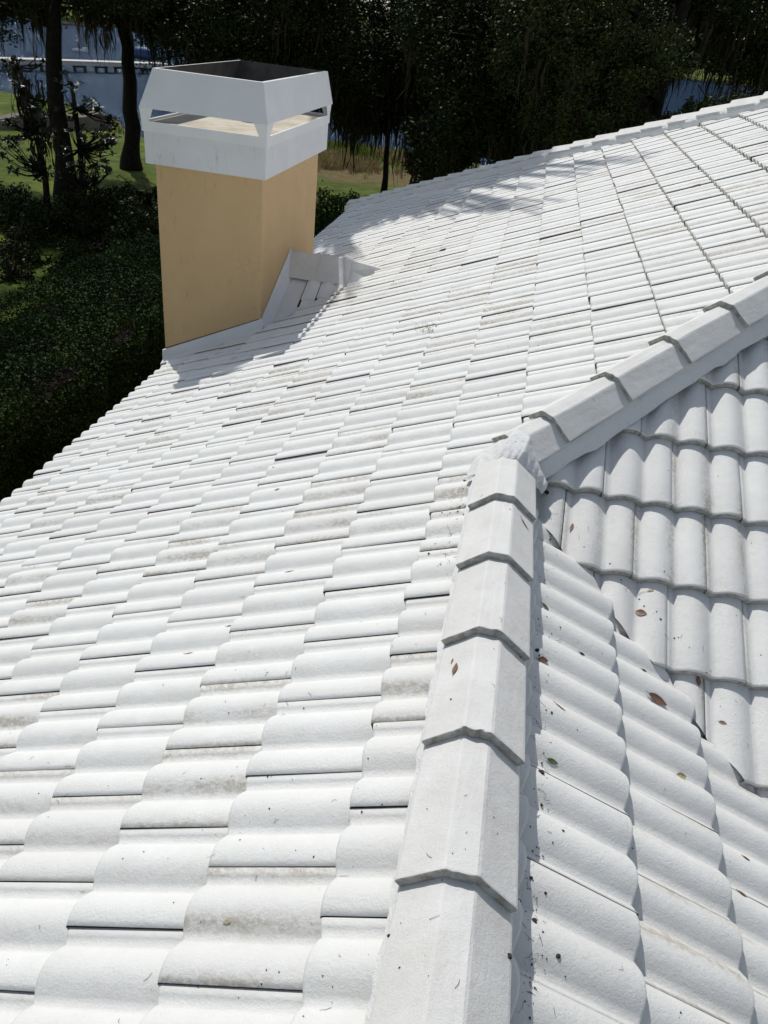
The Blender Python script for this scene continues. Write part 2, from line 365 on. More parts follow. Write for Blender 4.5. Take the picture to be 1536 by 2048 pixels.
# --- ridge and hip caps
def cap_mesh(length, seed):
    """one trapezoid ridge tile: butt at v=0 (local -Y end), running +Y; origin on its centre line"""
    r = random.Random(seed)
    out = [(-.138, -.084), (-.133, -.078), (-.042, -.004), (-.034, 0), (.034, 0), (.042, -.004), (.133, -.078), (.138, -.084)]
    inn = [(-.124, -.101), (-.118, -.094), (-.032, -.030), (-.027, -.027), (.027, -.027), (.032, -.030), (.118, -.094), (.124, -.101)]
    def fine(P, k=5):
        o_ = []
        for (a0, b0_), (a1, b1_) in zip(P[:-1], P[1:]):
            m_ = k if abs(a1 - a0) > .02 else 1
            o_ += [(a0 + (a1 - a0) * q / m_, b0_ + (b1_ - b0_) * q / m_) for q in range(m_)]
        return o_ + [P[-1]]
    out, inn = fine(out), fine(inn); n = len(out); V = []
    rows = [(.0, .0022), (.0018, .0007), (.006, .0), (length * .3, 0), (length * .65, 0), (length, 0)]; nr = len(rows)
    chip = [max(0, r.gauss(0, .0011)) + (r.uniform(.003, .006) if r.random() < .07 else 0) for _ in range(n)]
    wob = [r.uniform(-.0009, .0009) for _ in range(n)]
    for ri_, (v, e) in enumerate(rows):
        sc = 1.0 - .07 * v / length; dz = -.031 * v / length
        for i, (x, z) in enumerate(out):
            c = chip[i] if ri_ < 2 else 0
            V.append((x * sc * (1 - e * 2) , v + c * (1.2 if ri_ == 0 else .8) + wob[i] * (ri_ < 3), z * sc + dz - e - c * .35 + r.uniform(-.0005, .0005)))
    b0 = len(V)
    for v in (0, length):
        sc = 1.0 - .07 * v / length; dz = -.031 * v / length
        for i, (x, z) in enumerate(inn): V.append((x * sc, v + (chip[i] * .5 + wob[i] if v == 0 else 0), z * sc + dz))
    Q = []; mi = []
    for k in range(nr - 1):
        for i in range(n - 1): Q.append((k * n + i, k * n + i + 1, (k + 1) * n + i + 1, (k + 1) * n + i)); mi.append(1 if k == 0 else 0)
    for i in range(n - 1): Q.append((b0 + i, b0 + i + 1, i + 1, i)); mi.append(1)
    for i in range(n - 1): Q.append((b0 + n + i, b0 + n + i + 1, b0 + i + 1, b0 + i)); mi.append(1)
    Q.append((0, (nr - 1) * n, b0 + n, b0)); mi.append(0); Q.append((n - 1, b0 + n - 1, b0 + 2 * n - 1, nr * n - 1)); mi.append(0)
    return np.array(V), np.array(Q), mi
def cap(parent, pos, d, seed, length=.455):
    V, Q, mi = cap_mesh(length, seed)
    d = Vector(d).normalized(); rgt = d.cross(Vector((0, 0, 1))).normalized(); upv = rgt.cross(d)
    r = random.Random(seed + 99); rgt = (rgt + upv * r.uniform(-.022, .022) + d * r.uniform(-.02, .02)).normalized(); d = (d + rgt * r.uniform(-.008, .008) + upv * r.uniform(-.004, .004)).normalized()
    R3 = np.array([rgt, d, upv]).T
    X = V @ R3.T + np.array(pos)
    return raw('ridge_cap', X, [Q], [MAT['cap'], MAT['concrete']], parent, False, mi)
def bed(path_fn, n, half_l, half_r, zl, zr_, top, seed, mat='mortar', flare=(0, 0)):
    """lumpy mortar bed under the caps; path_fn(t) -> point, side vector"""
    V = []; prof_ = [(-half_l - flare[0], zl), (-half_l - flare[0] * .45, (zl * 2 + top) / 3 ), (-half_l, top - .010), (-half_l * .5, top), (half_r * .5, top), (half_r, top - .010), (half_r + flare[1] * .45, (zr_ * 2 + top) / 3), (half_r + flare[1], zr_)]
    m_ = len(prof_)
    for i in range(n):
        p, sd = path_fn(i / (n - 1))
        for x, z in prof_: V.append(Vector(p) + Vector(sd) * x + Vector((0, 0, z)))
    V = np.array(V); e_ = slice(m_ - 1, None, m_); V[e_] += (.014 * fbm(V[e_], 9, seed + 7) + .006 * fbm(V[e_], 33, seed + 8))[:, None] * np.array(path_fn(.5)[1])
    V[:, 0] += .006 * fbm(V, 40, seed); V[:, 2] += .005 * fbm(V, 45, seed + 1) + .002 * fbm(V, 130, seed + 2)
    Q = [(i * m_ + k, i * m_ + k + 1, (i + 1) * m_ + k + 1, (i + 1) * m_ + k) for i in range(n - 1) for k in range(m_ - 1)]
    return V, Q
TOPZ = .1275
# level ridge
zc = s * XR + TOPZ
V, Q = bed(lambda t: ((XC, -4.2 + t * 3.85, s * XR), (1, 0, 0)), 160, .122, .122, -.02, -.02, .024, 3, flare=(.020, .006))
rid = raw('ridge_bed', V, [Q], MAT['mortar'], house, True); rid['label'] = 'mortar bed of the level ridge in the foreground'
for n in range(-4, 5):
    y = -2.425 + .41 * n
    cap(rid, (XC, y, zc), (0, 1, 0.0), 10 + n)
# hip rising to the right
dh = Vector((1, 1, s)).normalized(); sd = Vector((1, -1, 0)).normalized()
def hip_pt(t): return dh * t + sd * .037
V, Q = bed(lambda t: (hip_pt(-.38 + t * 7.2), sd), 150, .112, .112, -.075, -.055, .045, 5, flare=(.0, .058))
hip = raw('hip_bed', V, [Q], MAT['mortar'], house, True); hip['label'] = 'smooth white mortar skirt of the hip rising to the right'
for n in range(-1, 17):
    p = hip_pt(-.181 + .4 * n) + Vector((0, 0, .139))
    if n == -1: p = hip_pt(-.181 - .22) + Vector((0, 0, .134))
    cap(hip, p, dh, 40 + n, .45 if n >= 0 else .26)
# far hip: falls to the far left corner
df = Vector((1, -1, s)).normalized(); sf = Vector((-1, -1, 0)).normalized()
def far_pt(t): return Vector((-3.95, 13.28, -3.95 * s)) + df * t
V, Q = bed(lambda t: (far_pt(.0 + t * 12.7), -sf), 200, .13, .12, -.07, -.09, .045, 8)
far = raw('hip_bed', V, [Q], MAT['mortar'], house, True); far['label'] = 'mortar bed of the far hip against the dark trees'
for n in range(0, 31):
    cap(far, far_pt(.02 + .41 * n) + Vector((0, 0, .145)), df, 80 + n)
# rough mortar collar where ridge and hip meet
V = []; npr = 64; nl = 56
for i in range(nl):
    t = i / (nl - 1)
    ang = t  # blend from ridge direction to hip direction
    y = -.50 + .30 * t
    dirv = Vector((0, 1, 0)).lerp(Vector((.707, .707, 0)), t); side = dirv.cross(Vector((0, 0, 1))).normalized()
    c = Vector((XC, -.43, s * XR + TOPZ - .020)).lerp(hip_pt(-.315) + Vector((0, 0, .124)), t)
    grow = 1 + .05 * math.sin(math.pi * min(1, t * 1.05)) - .03
    for k in range(npr):
        a = -1 + 2 * k / (npr - 1); x = a * .175 * grow
        z = -.145 * max(0, (abs(a) - .24)) / .76 * 1.0 + .012 * math.sin(math.pi * t)
        V.append(c + side * x + Vector((0, 0, z * grow + .004)))
V = np.array(V)
edge = np.array([math.sin(math.pi * (i / (nl - 1))) ** .35 if 0 < i < nl - 1 else 0 for i in range(nl) for _ in range(npr)])
V[:, 2] += (.0035 * fbm(V, 38, 1) + .0012 * fbm(V, 150, 2) - .005) * edge - .014 * (1 - edge); V[:, 0] += .002 * fbm(V, 90, 3); V[:, 1] += .008 * fbm(V, 110, 4)
Q = [(i * npr + k, i * npr + k + 1, (i + 1) * npr + k + 1, (i + 1) * npr + k) for i in range(nl - 1) for k in range(npr - 1)]
o = raw('mortar_patch', V, [Q], MAT['rough'], house, True); o['label'] = 'rough trowelled mortar patch where the ridge meets the hip'

# --- chimney
ch = MB(); ch.box((-4.0, 4.30, -5.4), (-2.905, 6.39, .06))
chim = ch.build('chimney', MAT['tan'], house)
b = MB(); b.box((-4.075, 4.235, .045), (-2.855, 6.60, .352)); b.build('crown_band', MAT['wstucco'], chim, bevel=.004)
# metal base frame with the cement top inside
xa, xb, ya, yb = -4.085, -2.845, 4.22, 6.62
b = MB()
for P in (((xa, ya, .335), (xb, ya + .02, .425)), ((xa, yb - .02, .335), (xb, yb, .425)), ((xa, ya + .021, .335), (xa + .02, yb - .021, .425)), ((xb - .02, ya + .021, .335), (xb, yb - .021, .425))): b.box(*P)
b.build('hood_frame', MAT['hood'], chim)
b = MB(); b.box((xa + .021, ya + .021, .353), (xb - .021, yb - .021, .405)); b.build('cement_top', MAT['slab'], chim)
b = MB(); fx, fy = -3.38, 5.35
b.tube([(fx, fy, .39), (fx, fy, .44)], [.17, .16], 20); b.build('flue', MAT['ash'], chim)
hz0, hz1 = .535, .862
tx0, tx1, ty0, ty1 = -4.01, -2.93, 4.36, 6.74
lo = [(xa - .012, ya - .012, hz0), (xb + .012, ya - .012, hz0), (xb + .012, yb + .06, hz0), (xa - .012, yb + .06, hz0)]
hi = [(tx0, ty0, hz1), (tx1, ty0, hz1), (tx1, ty1, hz1), (tx0, ty1, hz1)]
def inset(P, d, z):
    cx = sum(p[0] for p in P) / 4; cy = sum(p[1] for p in P) / 4
    return [(p[0] - math.copysign(d, p[0] - cx), p[1] - math.copysign(d, p[1] - cy), z) for p in P]
hb = MB(); rim = inset(hi, .028, hz1 + .002)
hb.add(lo + hi + rim, [(i, (i + 1) % 4, 4 + (i + 1) % 4, 4 + i) for i in range(4)] + [(4 + i, 4 + (i + 1) % 4, 8 + (i + 1) % 4, 8 + i) for i in range(4)])
hood = hb.build('hood', MAT['hood'], chim)
ib = MB(); li = inset(lo, .012, hz0); ri = inset(hi, .029, hz1)
ib.add(li + ri, [(i, 4 + i, 4 + (i + 1) % 4, (i + 1) % 4) for i in range(4)]); ib.build('hood_lining', MAT['soot'], chim)
for cx, cy, sx, sy in ((xa, ya, 1, 1), (xb, ya, -1, 1), (xb, yb, -1, -1), (xa, yb, 1, -1)):
    b = MB(); t = .006
    b.slab([(cx, cy, .425), (cx + sx * .075, cy, .425), (cx + sx * .125, cy - sy * .01, hz0 + .002), (cx - sx * .01, cy - sy * .01, hz0 + .002)], (0, sy * t, 0))
    b.slab([(cx, cy + sy * t, .425), (cx, cy + sy * .10, .425), (cx - sx * .01, cy + sy * .20, hz0 + .002), (cx - sx * .01, cy + sy * t, hz0 + .002)], (sx * t, 0, 0))
    b.build('hood_leg', MAT['hood'], chim)
# flashing along the front face, following the slope
def zs(x): return s * x
b = MB(); b.hexa([(-4.03, 4.268, zs(-4.03) - .03), (-2.88, 4.268, zs(-2.88) - .03), (-2.88, 4.299, zs(-2.88) - .03), (-4.03, 4.299, zs(-4.03) - .03),
                  (-4.03, 4.278, zs(-4.03) + .13), (-2.88, 4.278, zs(-2.88) + .10), (-2.88, 4.299, zs(-2.88) + .105), (-4.03, 4.299, zs(-4.03) + .135)])
b.hexa([(-4.02, 4.19, zs(-4.02) - .03), (-2.86, 4.17, zs(-2.86) - .03), (-2.86, 4.27, zs(-2.86) - .03), (-4.02, 4.27, zs(-4.02) - .03),
        (-4.02, 4.19, zs(-4.02) + .0), (-2.86, 4.17, zs(-2.86) + .0), (-2.86, 4.27, zs(-2.86) + .03), (-4.02, 4.27, zs(-4.02) + .03)])
b.build('flashing', MAT['flash'], chim)
b = MB(); b.hexa([(-3.99, 4.290, zs(-3.99) + .134), (-2.92, 4.290, zs(-2.92) + .104), (-2.92, 4.30, zs(-2.92) + .104), (-3.99, 4.30, zs(-3.99) + .134), (-3.99, 4.2975, zs(-3.99) + .142), (-2.92, 4.2975, zs(-2.92) + .109), (-2.92, 4.30, zs(-2.92) + .109), (-3.99, 4.30, zs(-3.99) + .142)])
b.build('sealant_line', MAT['gap_dark'], chim)
# cricket behind the chimney
yc_, zc_ = 5.34, -.985; xe = -1.95
def cz(x, y): return zc_ - abs(y - yc_) * .457
b = MB()
b.slab([(-2.905, 4.27, cz(0, 4.27)), (xe, yc_, zc_), (-2.905, yc_, zc_)], (0, 0, -.03))
b.slab([(-2.905, yc_, zc_), (xe, yc_, zc_), (-2.905, 6.41, cz(0, 6.41))], (0, 0, -.03))
crk = b.build('cricket', MAT['flash'], chim); crk['label'] = 'small white saddle roof behind the chimney'
D4 = up((0, 1, .457)); N4 = up((0, -.457, 1))
b = MB()
for i, (x0, x1, y0, y1, dz) in enumerate(((-2.60, -2.45, 4.62, 4.78, .012), (-2.60, -2.45, 4.77, 5.22, .026), (-2.44, -2.13, 4.83, 5.22, .028), (-2.44, -2.33, 4.72, 4.86, .012))):
    nn = 13
    for k in range(nn - 1):
        xs = [x0 + (x1 - x0) * q / (nn - 1) for q in (k, k + 1)]
        hs = [float(prof(np.array([(x - x0 + .03) % TW])[0])) * .42 + dz - .006 for x in xs]
        b.hexa([(xs[0], y0, cz(0, y0) - .01), (xs[1], y0, cz(0, y0) - .01), (xs[1], y1, cz(0, y1) - .01), (xs[0], y1, cz(0, y1) - .01),
                (xs[0], y0, cz(0, y0) + hs[0]), (xs[1], y0, cz(0, y0) + hs[1]), (xs[1], y1, cz(0, y1) + hs[1]), (xs[0], y1, cz(0, y1) + hs[0])])
b.build('cricket_tile', MAT['tile'], chim, False)
b = MB(); b.slab([(-2.612, 4.66, cz(0, 4.66) + .004), (-2.12, 4.86, cz(0, 4.86) + .004), (-2.12, 5.20, cz(0, 5.20) + .004), (-2.612, 5.20, cz(0, 5.20) + .004)], (0, 0, .003)); b.build('gap_shade_sheet', MAT['gap_dark'], chim)  # dark sheet added so gaps between the cricket tiles look shaded
for i, (x0, x1, dz) in enumerate(((-2.90, -2.49, .0), (-2.52, -2.17, .014), (-2.19, -1.80, .006))):
    b = MB(); zt = zc_ + .105 + dz; k = 1 if i < 2 else .85
    a0 = [(x0, yc_ - .30 * k, cz(0, yc_ - .30) + .03 + dz * .3), (x0, yc_ - .13 * k, zt - .085), (x0, yc_ - .035, zt), (x0, yc_ + .035, zt), (x0, yc_ + .13 * k, zt - .085), (x0, yc_ + .30 * k, cz(0, yc_ + .30) + .03)]
    e = -.05 if i == 2 else 0
    a1 = [(x1, p[1] * (.55 if i == 2 else 1) + yc_ * (.45 if i == 2 else 0), p[2] + e) for p in a0]
    b.add(a0 + a1, [(j, j + 1, j + 7, j + 6) for j in range(5)] + [(0, 5, 4, 1), (1, 4, 3, 2), (6, 7, 10, 11), (7, 8, 9, 10)]); b.build('cricket_cap', MAT['cap'], chim)
# flashing strip up the uphill wall face
b = MB()
for (ya_, yb_) in ((4.27, yc_), (yc_, 6.41)):
    b.hexa([(-2.90, ya_, cz(0, ya_)), (-2.80, ya_, cz(0, ya_) + .004), (-2.80, yb_, cz(0, yb_) + .004), (-2.90, yb_, cz(0, yb_)),
            (-2.90, ya_, cz(0, ya_) + .10), (-2.862, ya_, cz(0, ya_) + .07), (-2.862, yb_, cz(0, yb_) + .07), (-2.90, yb_, cz(0, yb_) + .13)])
b.build('flashing', MAT['flash'], chim)

# ================================================================== the garden, the lake and the trees
def lerp_t(x, X, Y): return np.interp(x, X, Y)
def shore(x): return lerp_t(x, [-300, -60, -45, -36, -31, -27, -24, -16, -10, 0, 15, 40, 300], [90, 66, 62, 60, 56, 50, 49, 56.5, 57, 59, 62, 66, 90])
def shore2(x): return lerp_t(x, [-500, -96, 30, 500], [150, 168, 285, 420])
def gz(x, y):
    x = np.asarray(x, float); y = np.asarray(y, float)
    z = np.interp(y, [-400, 12, 36, 50], [-5.2, -5.2, -6.45, -6.8])
    z = z + .07 * np.sin(x * .35 + y * .2) + .05 * np.sin(y * .5 - x * .17)
    ds = shore(x) - y
    z = np.where(ds < 3, np.interp(ds, [-4, -1, 0, 1.2, 3], [-9, -7.9, -7.33, -7.0, 0]) * (ds < 3) + np.where(ds > 1.2, 0, 0), z) if False else z
    zz = np.interp(ds, [-6, -1.5, 0, .8, 2.5], [-9.0, -8.0, -7.32, -7.02, -6.85])
    k = np.clip((ds - .8) / 2.5, 0, 1)
    z = np.where(ds < .8, zz, zz * (1 - k) + z * k)
    d2 = y - shore2(x)
    z = np.where(d2 > -4, np.interp(d2, [-4, 0, 6, 40, 200], [-9, -7.2, -6.4, -4.5, -3]), z)
    return z
def grid_axis(a, b, fine_a, fine_b, st, coarse):
    return np.unique(np.round(np.concatenate([np.arange(a, fine_a, coarse), np.arange(fine_a, fine_b, st), np.arange(fine_b, b + 1, coarse)]), 3))
gx = grid_axis(-900, 900, -75, 45, 1.0, 25); gy = grid_axis(-300, 1200, 4, 72, .8, 12)
GX, GY = np.meshgrid(gx, gy); Vg = np.stack([GX.ravel(), GY.ravel(), gz(GX, GY).ravel()], 1)
nx = len(gx); ny = len(gy)
ii = (np.arange(ny - 1)[:, None] * nx + np.arange(nx - 1)[None]).ravel()
m = NT('lawn'); co = m.coord()
g1 = m.mix(m.ramp(m.noise(co, .35, 4), [(.35, 0), (.65, 1)]), (.150, .185, .030), (.075, .115, .016))
g1 = m.mix(m.math('MULTIPLY', m.ramp(m.noise(co, .9, 6, .62), [(.40, 0), (.64, 1)]), .85), g1, (.045, .062, .012))
sx = m.n('ShaderNodeSeparateXYZ'); m.l(co, sx.inputs[0])
def band(sock, a0, a1, b0, b1):
    u_ = m.n('ShaderNodeMapRange', interpolation_type='SMOOTHSTEP'); v_ = m.n('ShaderNodeMapRange', interpolation_type='SMOOTHSTEP')
    for nd, vals in ((u_, (a0, a1, 0, 1)), (v_, (b0, b1, 1, 0))):
        m.l(sock, nd.inputs[0])
        for i_, q_ in zip((1, 2, 3, 4), vals): nd.inputs[i_].default_value = q_
    return m.math('MULTIPLY', u_.outputs[0], v_.outputs[0])
wy = m.math('ADD', sx.outputs[1], m.math('MULTIPLY', m.noise(co, .35, 4), 6.0))
bare = m.math('MULTIPLY', band(wy, 44.5, 46.5, 50, 53), band(sx.outputs[0], -22, -17, 2, 8))
g1 = m.mix(m.math('MULTIPLY', bare, .85), g1, m.mix(m.ramp(m.noise(co, 2.5, 6, .65), [(.35, 0), (.65, 1)]), (.20, .14, .07), (.11, .085, .04)))
mr = m.n('ShaderNodeMapRange'); m.l(m.math('ADD', sx.outputs[2], m.math('MULTIPLY', m.noise(co, 1.2, 3), .5)), mr.inputs[0])
for i_, v_ in ((1, -6.85), (2, -6.68), (3, 1), (4, 0)): mr.inputs[i_].default_value = v_
g1 = m.mix(mr.outputs[0], g1, (.17, .14, .085))
MAT['lawn'] = m.done(g1, .95, m.bump(m.noise(co, 22, 5, .8), .8, .08), .1)
ground = raw('lawn', Vg, [np.stack([ii, ii + 1, ii + nx + 1, ii + nx], 1)], MAT['lawn'], None, True); tag(ground, kind='structure')
m = NT('lake water'); co = m.coord((1, 1, 1)); cw = m.coord((.6, 1.6, 1), (0, 0, -.5))
b_ = m.bump(m.noise(cw, 2.6, 6, .62), .9, .22)
MAT['water'] = m.done((.010, .022, .045), .5, b_, .1)
gl = m.n('ShaderNodeBsdfGlossy'); gl.inputs['Color'].default_value = (.42, .55, .72, 1); gl.inputs['Roughness'].default_value = .12; m.l(b_, gl.inputs['Normal'])
mxs = m.n('ShaderNodeMixShader'); mxs.inputs[0].default_value = .06; df = m.n('ShaderNodeBsdfDiffuse'); df.inputs['Color'].default_value = (.012, .024, .045, 1); m.l(df.outputs[0], mxs.inputs[1]); m.l(gl.outputs[0], mxs.inputs[2])
m.l(mxs.outputs[0], m.t.nodes['Material Output'].inputs['Surface'])
b = MB(); b.add([(-850, 40, -7.3), (850, 40, -7.3), (850, 700, -7.3), (-850, 700, -7.3)], [(0, 1, 2, 3)])
tag(b.build('lake', MAT['water']), kind='structure')

# ---- leaves
def leaf_cards(C, L, Wd, r, up_bias=0.0):
    n = len(C); a = r.normal(size=(n, 3)); a[:, 2] *= .8; a /= np.linalg.norm(a, axis=1)[:, None]
    q = r.normal(size=(n, 3)); q[:, 2] *= (1 - up_bias) ; b_ = np.cross(a, q); b_ /= np.linalg.norm(b_, axis=1)[:, None] + 1e-9
    l = (L * r.uniform(.6, 1.25, n))[:, None] / 2; w = (Wd * r.uniform(.7, 1.2, n))[:, None] / 2
    V = np.stack([C - a * l, C + b_ * w - a * l * .1, C + a * l, C - b_ * w - a * l * .1], 1).reshape(-1, 3)
    return V, np.arange(4 * n).reshape(-1, 4)
def clump_points(blobs, n, r, sub=26, sig=.17, squash=.8):
    w = np.array([b[3] ** 2 for b in blobs]); w /= w.sum(); pts = []
    for b_, k in zip(blobs, (w * n).astype(int)):
        d = r.normal(size=(sub, 3)); d /= np.linalg.norm(d, axis=1)[:, None]
        cc = d * (r.uniform(.35, 1, sub) ** .5)[:, None] * b_[3]; cc[:, 2] *= squash
        i = r.integers(0, sub, k)
        pts.append(np.array(b_[:3]) + cc[i] + r.normal(size=(k, 3)) * b_[3] * sig * np.array([1, 1, .75]))
    return np.concatenate(pts)
def moss_mesh(P, r, lo_=.5, hi_=1.9, wd=.05):
    V = []; Q = []; n = 0
    for p in P:
        for _ in range(r.integers(5, 10)):
            L = r.uniform(lo_, hi_); q = p + r.normal(size=3) * np.array([.14, .14, .15]); a = r.uniform(0, 6.28)
            sd = np.array([math.cos(a), math.sin(a), 0]); w0 = wd * r.uniform(.5, 1.3); dr = r.normal(size=3) * .09
            for k in range(5):
                t = k / 4; c = q + np.array([0, 0, -L * t]) + dr * math.sin(t * 4 + a) + r.normal(size=3) * .018; w_ = w0 * (1 - t * .85) * (1 + .7 * math.sin(t * 9 + a))
                V += [c - sd * w_, c + sd * w_]
            for k in range(4): Q.append((n + 2 * k, n + 2 * k + 1, n + 2 * k + 3, n + 2 * k + 2))
            n += 10
    return np.array(V), np.array(Q)
def tree(name, label, cat, base, trunk, blobs, nleaf, size=.17, mat='oak', moss=0, rad=.3, group=None, seed=0, mrange=(.5, 1.9), limbs=True):
    r = np.random.default_rng(seed + 100)
    root = tag(empty(name, base), label, cat, group)
    b = MB(); pts = [Vector(base) - Vector((0, 0, .3))] + [Vector(p) for p in trunk]
    P2 = []
    for i in range(len(pts) - 1):
        for k in range(3): P2.append(pts[i].lerp(pts[i + 1], k / 3) + Vector(r.normal(size=3) * rad * .08))
    P2.append(pts[-1]); n = len(P2)
    rr = [rad * (1.55 if i == 0 else 1.25 if i == 1 else 1.0) * (1 - .5 * i / n) for i in range(n)]
    b.tube(P2, rr, 12)
    if limbs:
        for bl in blobs:
            c = Vector(bl[:3]); best = min(P2[n // 3:], key=lambda p: (p - c).length + max(0, p.z - c.z) * 2)
            mid = best.lerp(c, .5) + Vector((r.normal() * .3, r.normal() * .3, .35 + abs(r.normal()) * .3))
            b.tube([best, mid, c, c + (c - mid) * .4], [rad * .38, rad * .24, rad * .13, rad * .05], 6)
    b.build('trunk', MAT['bark'], root, True)
    C = clump_points(blobs, nleaf, r); V, F = leaf_cards(C, size, size * .5, r, .3)
    raw('crown', V, [F], MAT[mat], root)
    if moss:
        zmin = np.array([bl[2] - bl[3] * .3 for bl in blobs]); sel = r.integers(0, len(C), moss * 3)
        P = C[sel]; P = P[np.argsort(P[:, 2] + r.normal(size=len(P)) * 1.5)][:moss]
        V, Q = moss_mesh(P, r, *mrange); raw('moss', V, [Q], MAT['moss'], root)
    return root
def px_blobs(boxes, r):
    """crown blobs for a tree standing Y metres out that fills the given part of the view: (u0,u1,v0,v1,Y0,Y1,radius,count)"""
    out = []
    for u0, u1, v0, v1, Y0, Y1, R_, n in boxes:
        for k in range(n):
            p = aty(r.uniform(u0, u1), r.uniform(v0, v1), r.uniform(Y0, Y1)); out.append((p[0], p[1], p[2], R_ * r.uniform(.8, 1.2)))
    return out
def gbase(x, y): return (x, y, float(gz(x, y)))
R0 = np.random.default_rng(42)
def P(u, v, Y): return Vector(aty(u, v, Y))
# big leaning oak with the thick dark trunk, upper left
base = P(135, 395, 27); b0 = gbase(base.x, base.y)
bl = px_blobs([(-40, 330, -170, 12, 24, 32, 1.3, 16), (-60, 60, -40, 40, 26, 31, .9, 5)], R0)
bl += [(-13.5, 19, 8.5, 1.8), (-14.5, 16.5, 8.6, 1.7), (-13, 14, 8.3, 1.5), (-15, 20.5, 9.2, 1.8), (-17, 22, 8.5, 1.9), (-10.6, 18.6, 8.8, 1.3), (-17, 18, 9, 1.9), (-16, 14.5, 8.4, 1.6), (-14.2, 11.6, 7.8, 1.3)]
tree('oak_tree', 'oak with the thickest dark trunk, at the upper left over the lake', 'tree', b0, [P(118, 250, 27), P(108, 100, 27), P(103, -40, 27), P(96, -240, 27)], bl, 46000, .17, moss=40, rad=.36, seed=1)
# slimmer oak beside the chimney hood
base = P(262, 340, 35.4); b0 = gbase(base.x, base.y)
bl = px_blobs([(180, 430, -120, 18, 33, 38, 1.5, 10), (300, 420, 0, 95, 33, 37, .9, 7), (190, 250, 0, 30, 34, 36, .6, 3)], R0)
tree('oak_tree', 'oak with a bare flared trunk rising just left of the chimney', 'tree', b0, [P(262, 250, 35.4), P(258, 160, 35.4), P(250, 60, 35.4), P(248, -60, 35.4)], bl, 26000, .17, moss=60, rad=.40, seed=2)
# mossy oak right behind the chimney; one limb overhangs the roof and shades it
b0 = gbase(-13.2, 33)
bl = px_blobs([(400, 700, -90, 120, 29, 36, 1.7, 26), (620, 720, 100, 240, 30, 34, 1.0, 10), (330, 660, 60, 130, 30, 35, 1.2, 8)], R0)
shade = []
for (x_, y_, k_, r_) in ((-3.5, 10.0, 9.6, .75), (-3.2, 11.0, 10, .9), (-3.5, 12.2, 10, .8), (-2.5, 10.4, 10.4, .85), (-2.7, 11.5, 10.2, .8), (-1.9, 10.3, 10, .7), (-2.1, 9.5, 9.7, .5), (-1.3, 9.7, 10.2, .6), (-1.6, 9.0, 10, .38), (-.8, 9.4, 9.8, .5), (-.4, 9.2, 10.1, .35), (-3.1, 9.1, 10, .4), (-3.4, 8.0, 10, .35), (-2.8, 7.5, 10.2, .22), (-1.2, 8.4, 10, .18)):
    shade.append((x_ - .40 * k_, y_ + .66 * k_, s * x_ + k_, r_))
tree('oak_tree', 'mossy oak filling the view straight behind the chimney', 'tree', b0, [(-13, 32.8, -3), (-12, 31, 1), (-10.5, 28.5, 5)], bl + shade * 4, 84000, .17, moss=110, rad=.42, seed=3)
# tree on the slim pole-like trunk
base = P(768, 395, 37); b0 = gbase(base.x, base.y)
bl = px_blobs([(690, 900, -90, 200, 34, 40, 1.5, 22), (700, 900, 160, 258, 35, 39, .9, 12), (690, 770, 200, 285, 36, 38, .6, 5)], R0)
tree('slim_tree', 'tree on a slim straight black trunk in front of the reedy bank', 'tree', b0, [P(772, 320, 37), P(778, 250, 37), P(782, 120, 37), P(786, 0, 37)], bl, 48000, .17, moss=90, rad=.15, seed=4)
# dense oak, centre
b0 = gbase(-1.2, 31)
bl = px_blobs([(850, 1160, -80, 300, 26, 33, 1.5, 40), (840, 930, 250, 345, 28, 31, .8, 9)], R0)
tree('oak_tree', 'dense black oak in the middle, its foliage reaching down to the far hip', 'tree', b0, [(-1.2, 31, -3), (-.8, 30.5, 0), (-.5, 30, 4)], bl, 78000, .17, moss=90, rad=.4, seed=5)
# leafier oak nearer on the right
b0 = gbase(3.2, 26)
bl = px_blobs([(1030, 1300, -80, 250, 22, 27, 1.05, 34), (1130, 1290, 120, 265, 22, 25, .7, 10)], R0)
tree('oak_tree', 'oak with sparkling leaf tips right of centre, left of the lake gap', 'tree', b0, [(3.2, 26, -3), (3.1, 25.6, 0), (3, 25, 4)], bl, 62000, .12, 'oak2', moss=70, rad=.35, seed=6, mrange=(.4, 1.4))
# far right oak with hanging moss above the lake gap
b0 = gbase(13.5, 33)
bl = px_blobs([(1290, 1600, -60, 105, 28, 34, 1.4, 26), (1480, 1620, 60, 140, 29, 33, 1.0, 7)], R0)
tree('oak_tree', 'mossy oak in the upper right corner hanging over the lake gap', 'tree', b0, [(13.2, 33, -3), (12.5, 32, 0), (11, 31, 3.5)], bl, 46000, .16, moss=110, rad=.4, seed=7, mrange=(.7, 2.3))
# small bushes under that gap
for (u, v, Y, rr_, lab, sd_) in ((1345, 262, 21, .65, 'small leafy shrub top peeking over the far hip below the lake gap', 8), (1460, 232, 20, .6, 'rounder shrub top beyond the far hip at the right edge', 9), (1400, 222, 24, .5, 'thin shrub between the two shrub tops beyond the far hip', 10)):
    c = P(u, v, Y); b0 = gbase(c.x, c.y)
    tree('shrub', lab, 'shrub', b0, [(c.x, c.y, b0[2] + 1.5), (c.x, c.y, c.z)], [(c.x + dx, c.y + dy, c.z + dz_, rr_) for dx, dy, dz_ in ((0, 0, 0), (.7, .2, -.2), (-.6, 0, -.4), (.1, .2, -1.1), (-.3, 0, -1.9))], 6500, .12, 'oak2', rad=.07, seed=sd_, group='shrubs beyond the far hip')
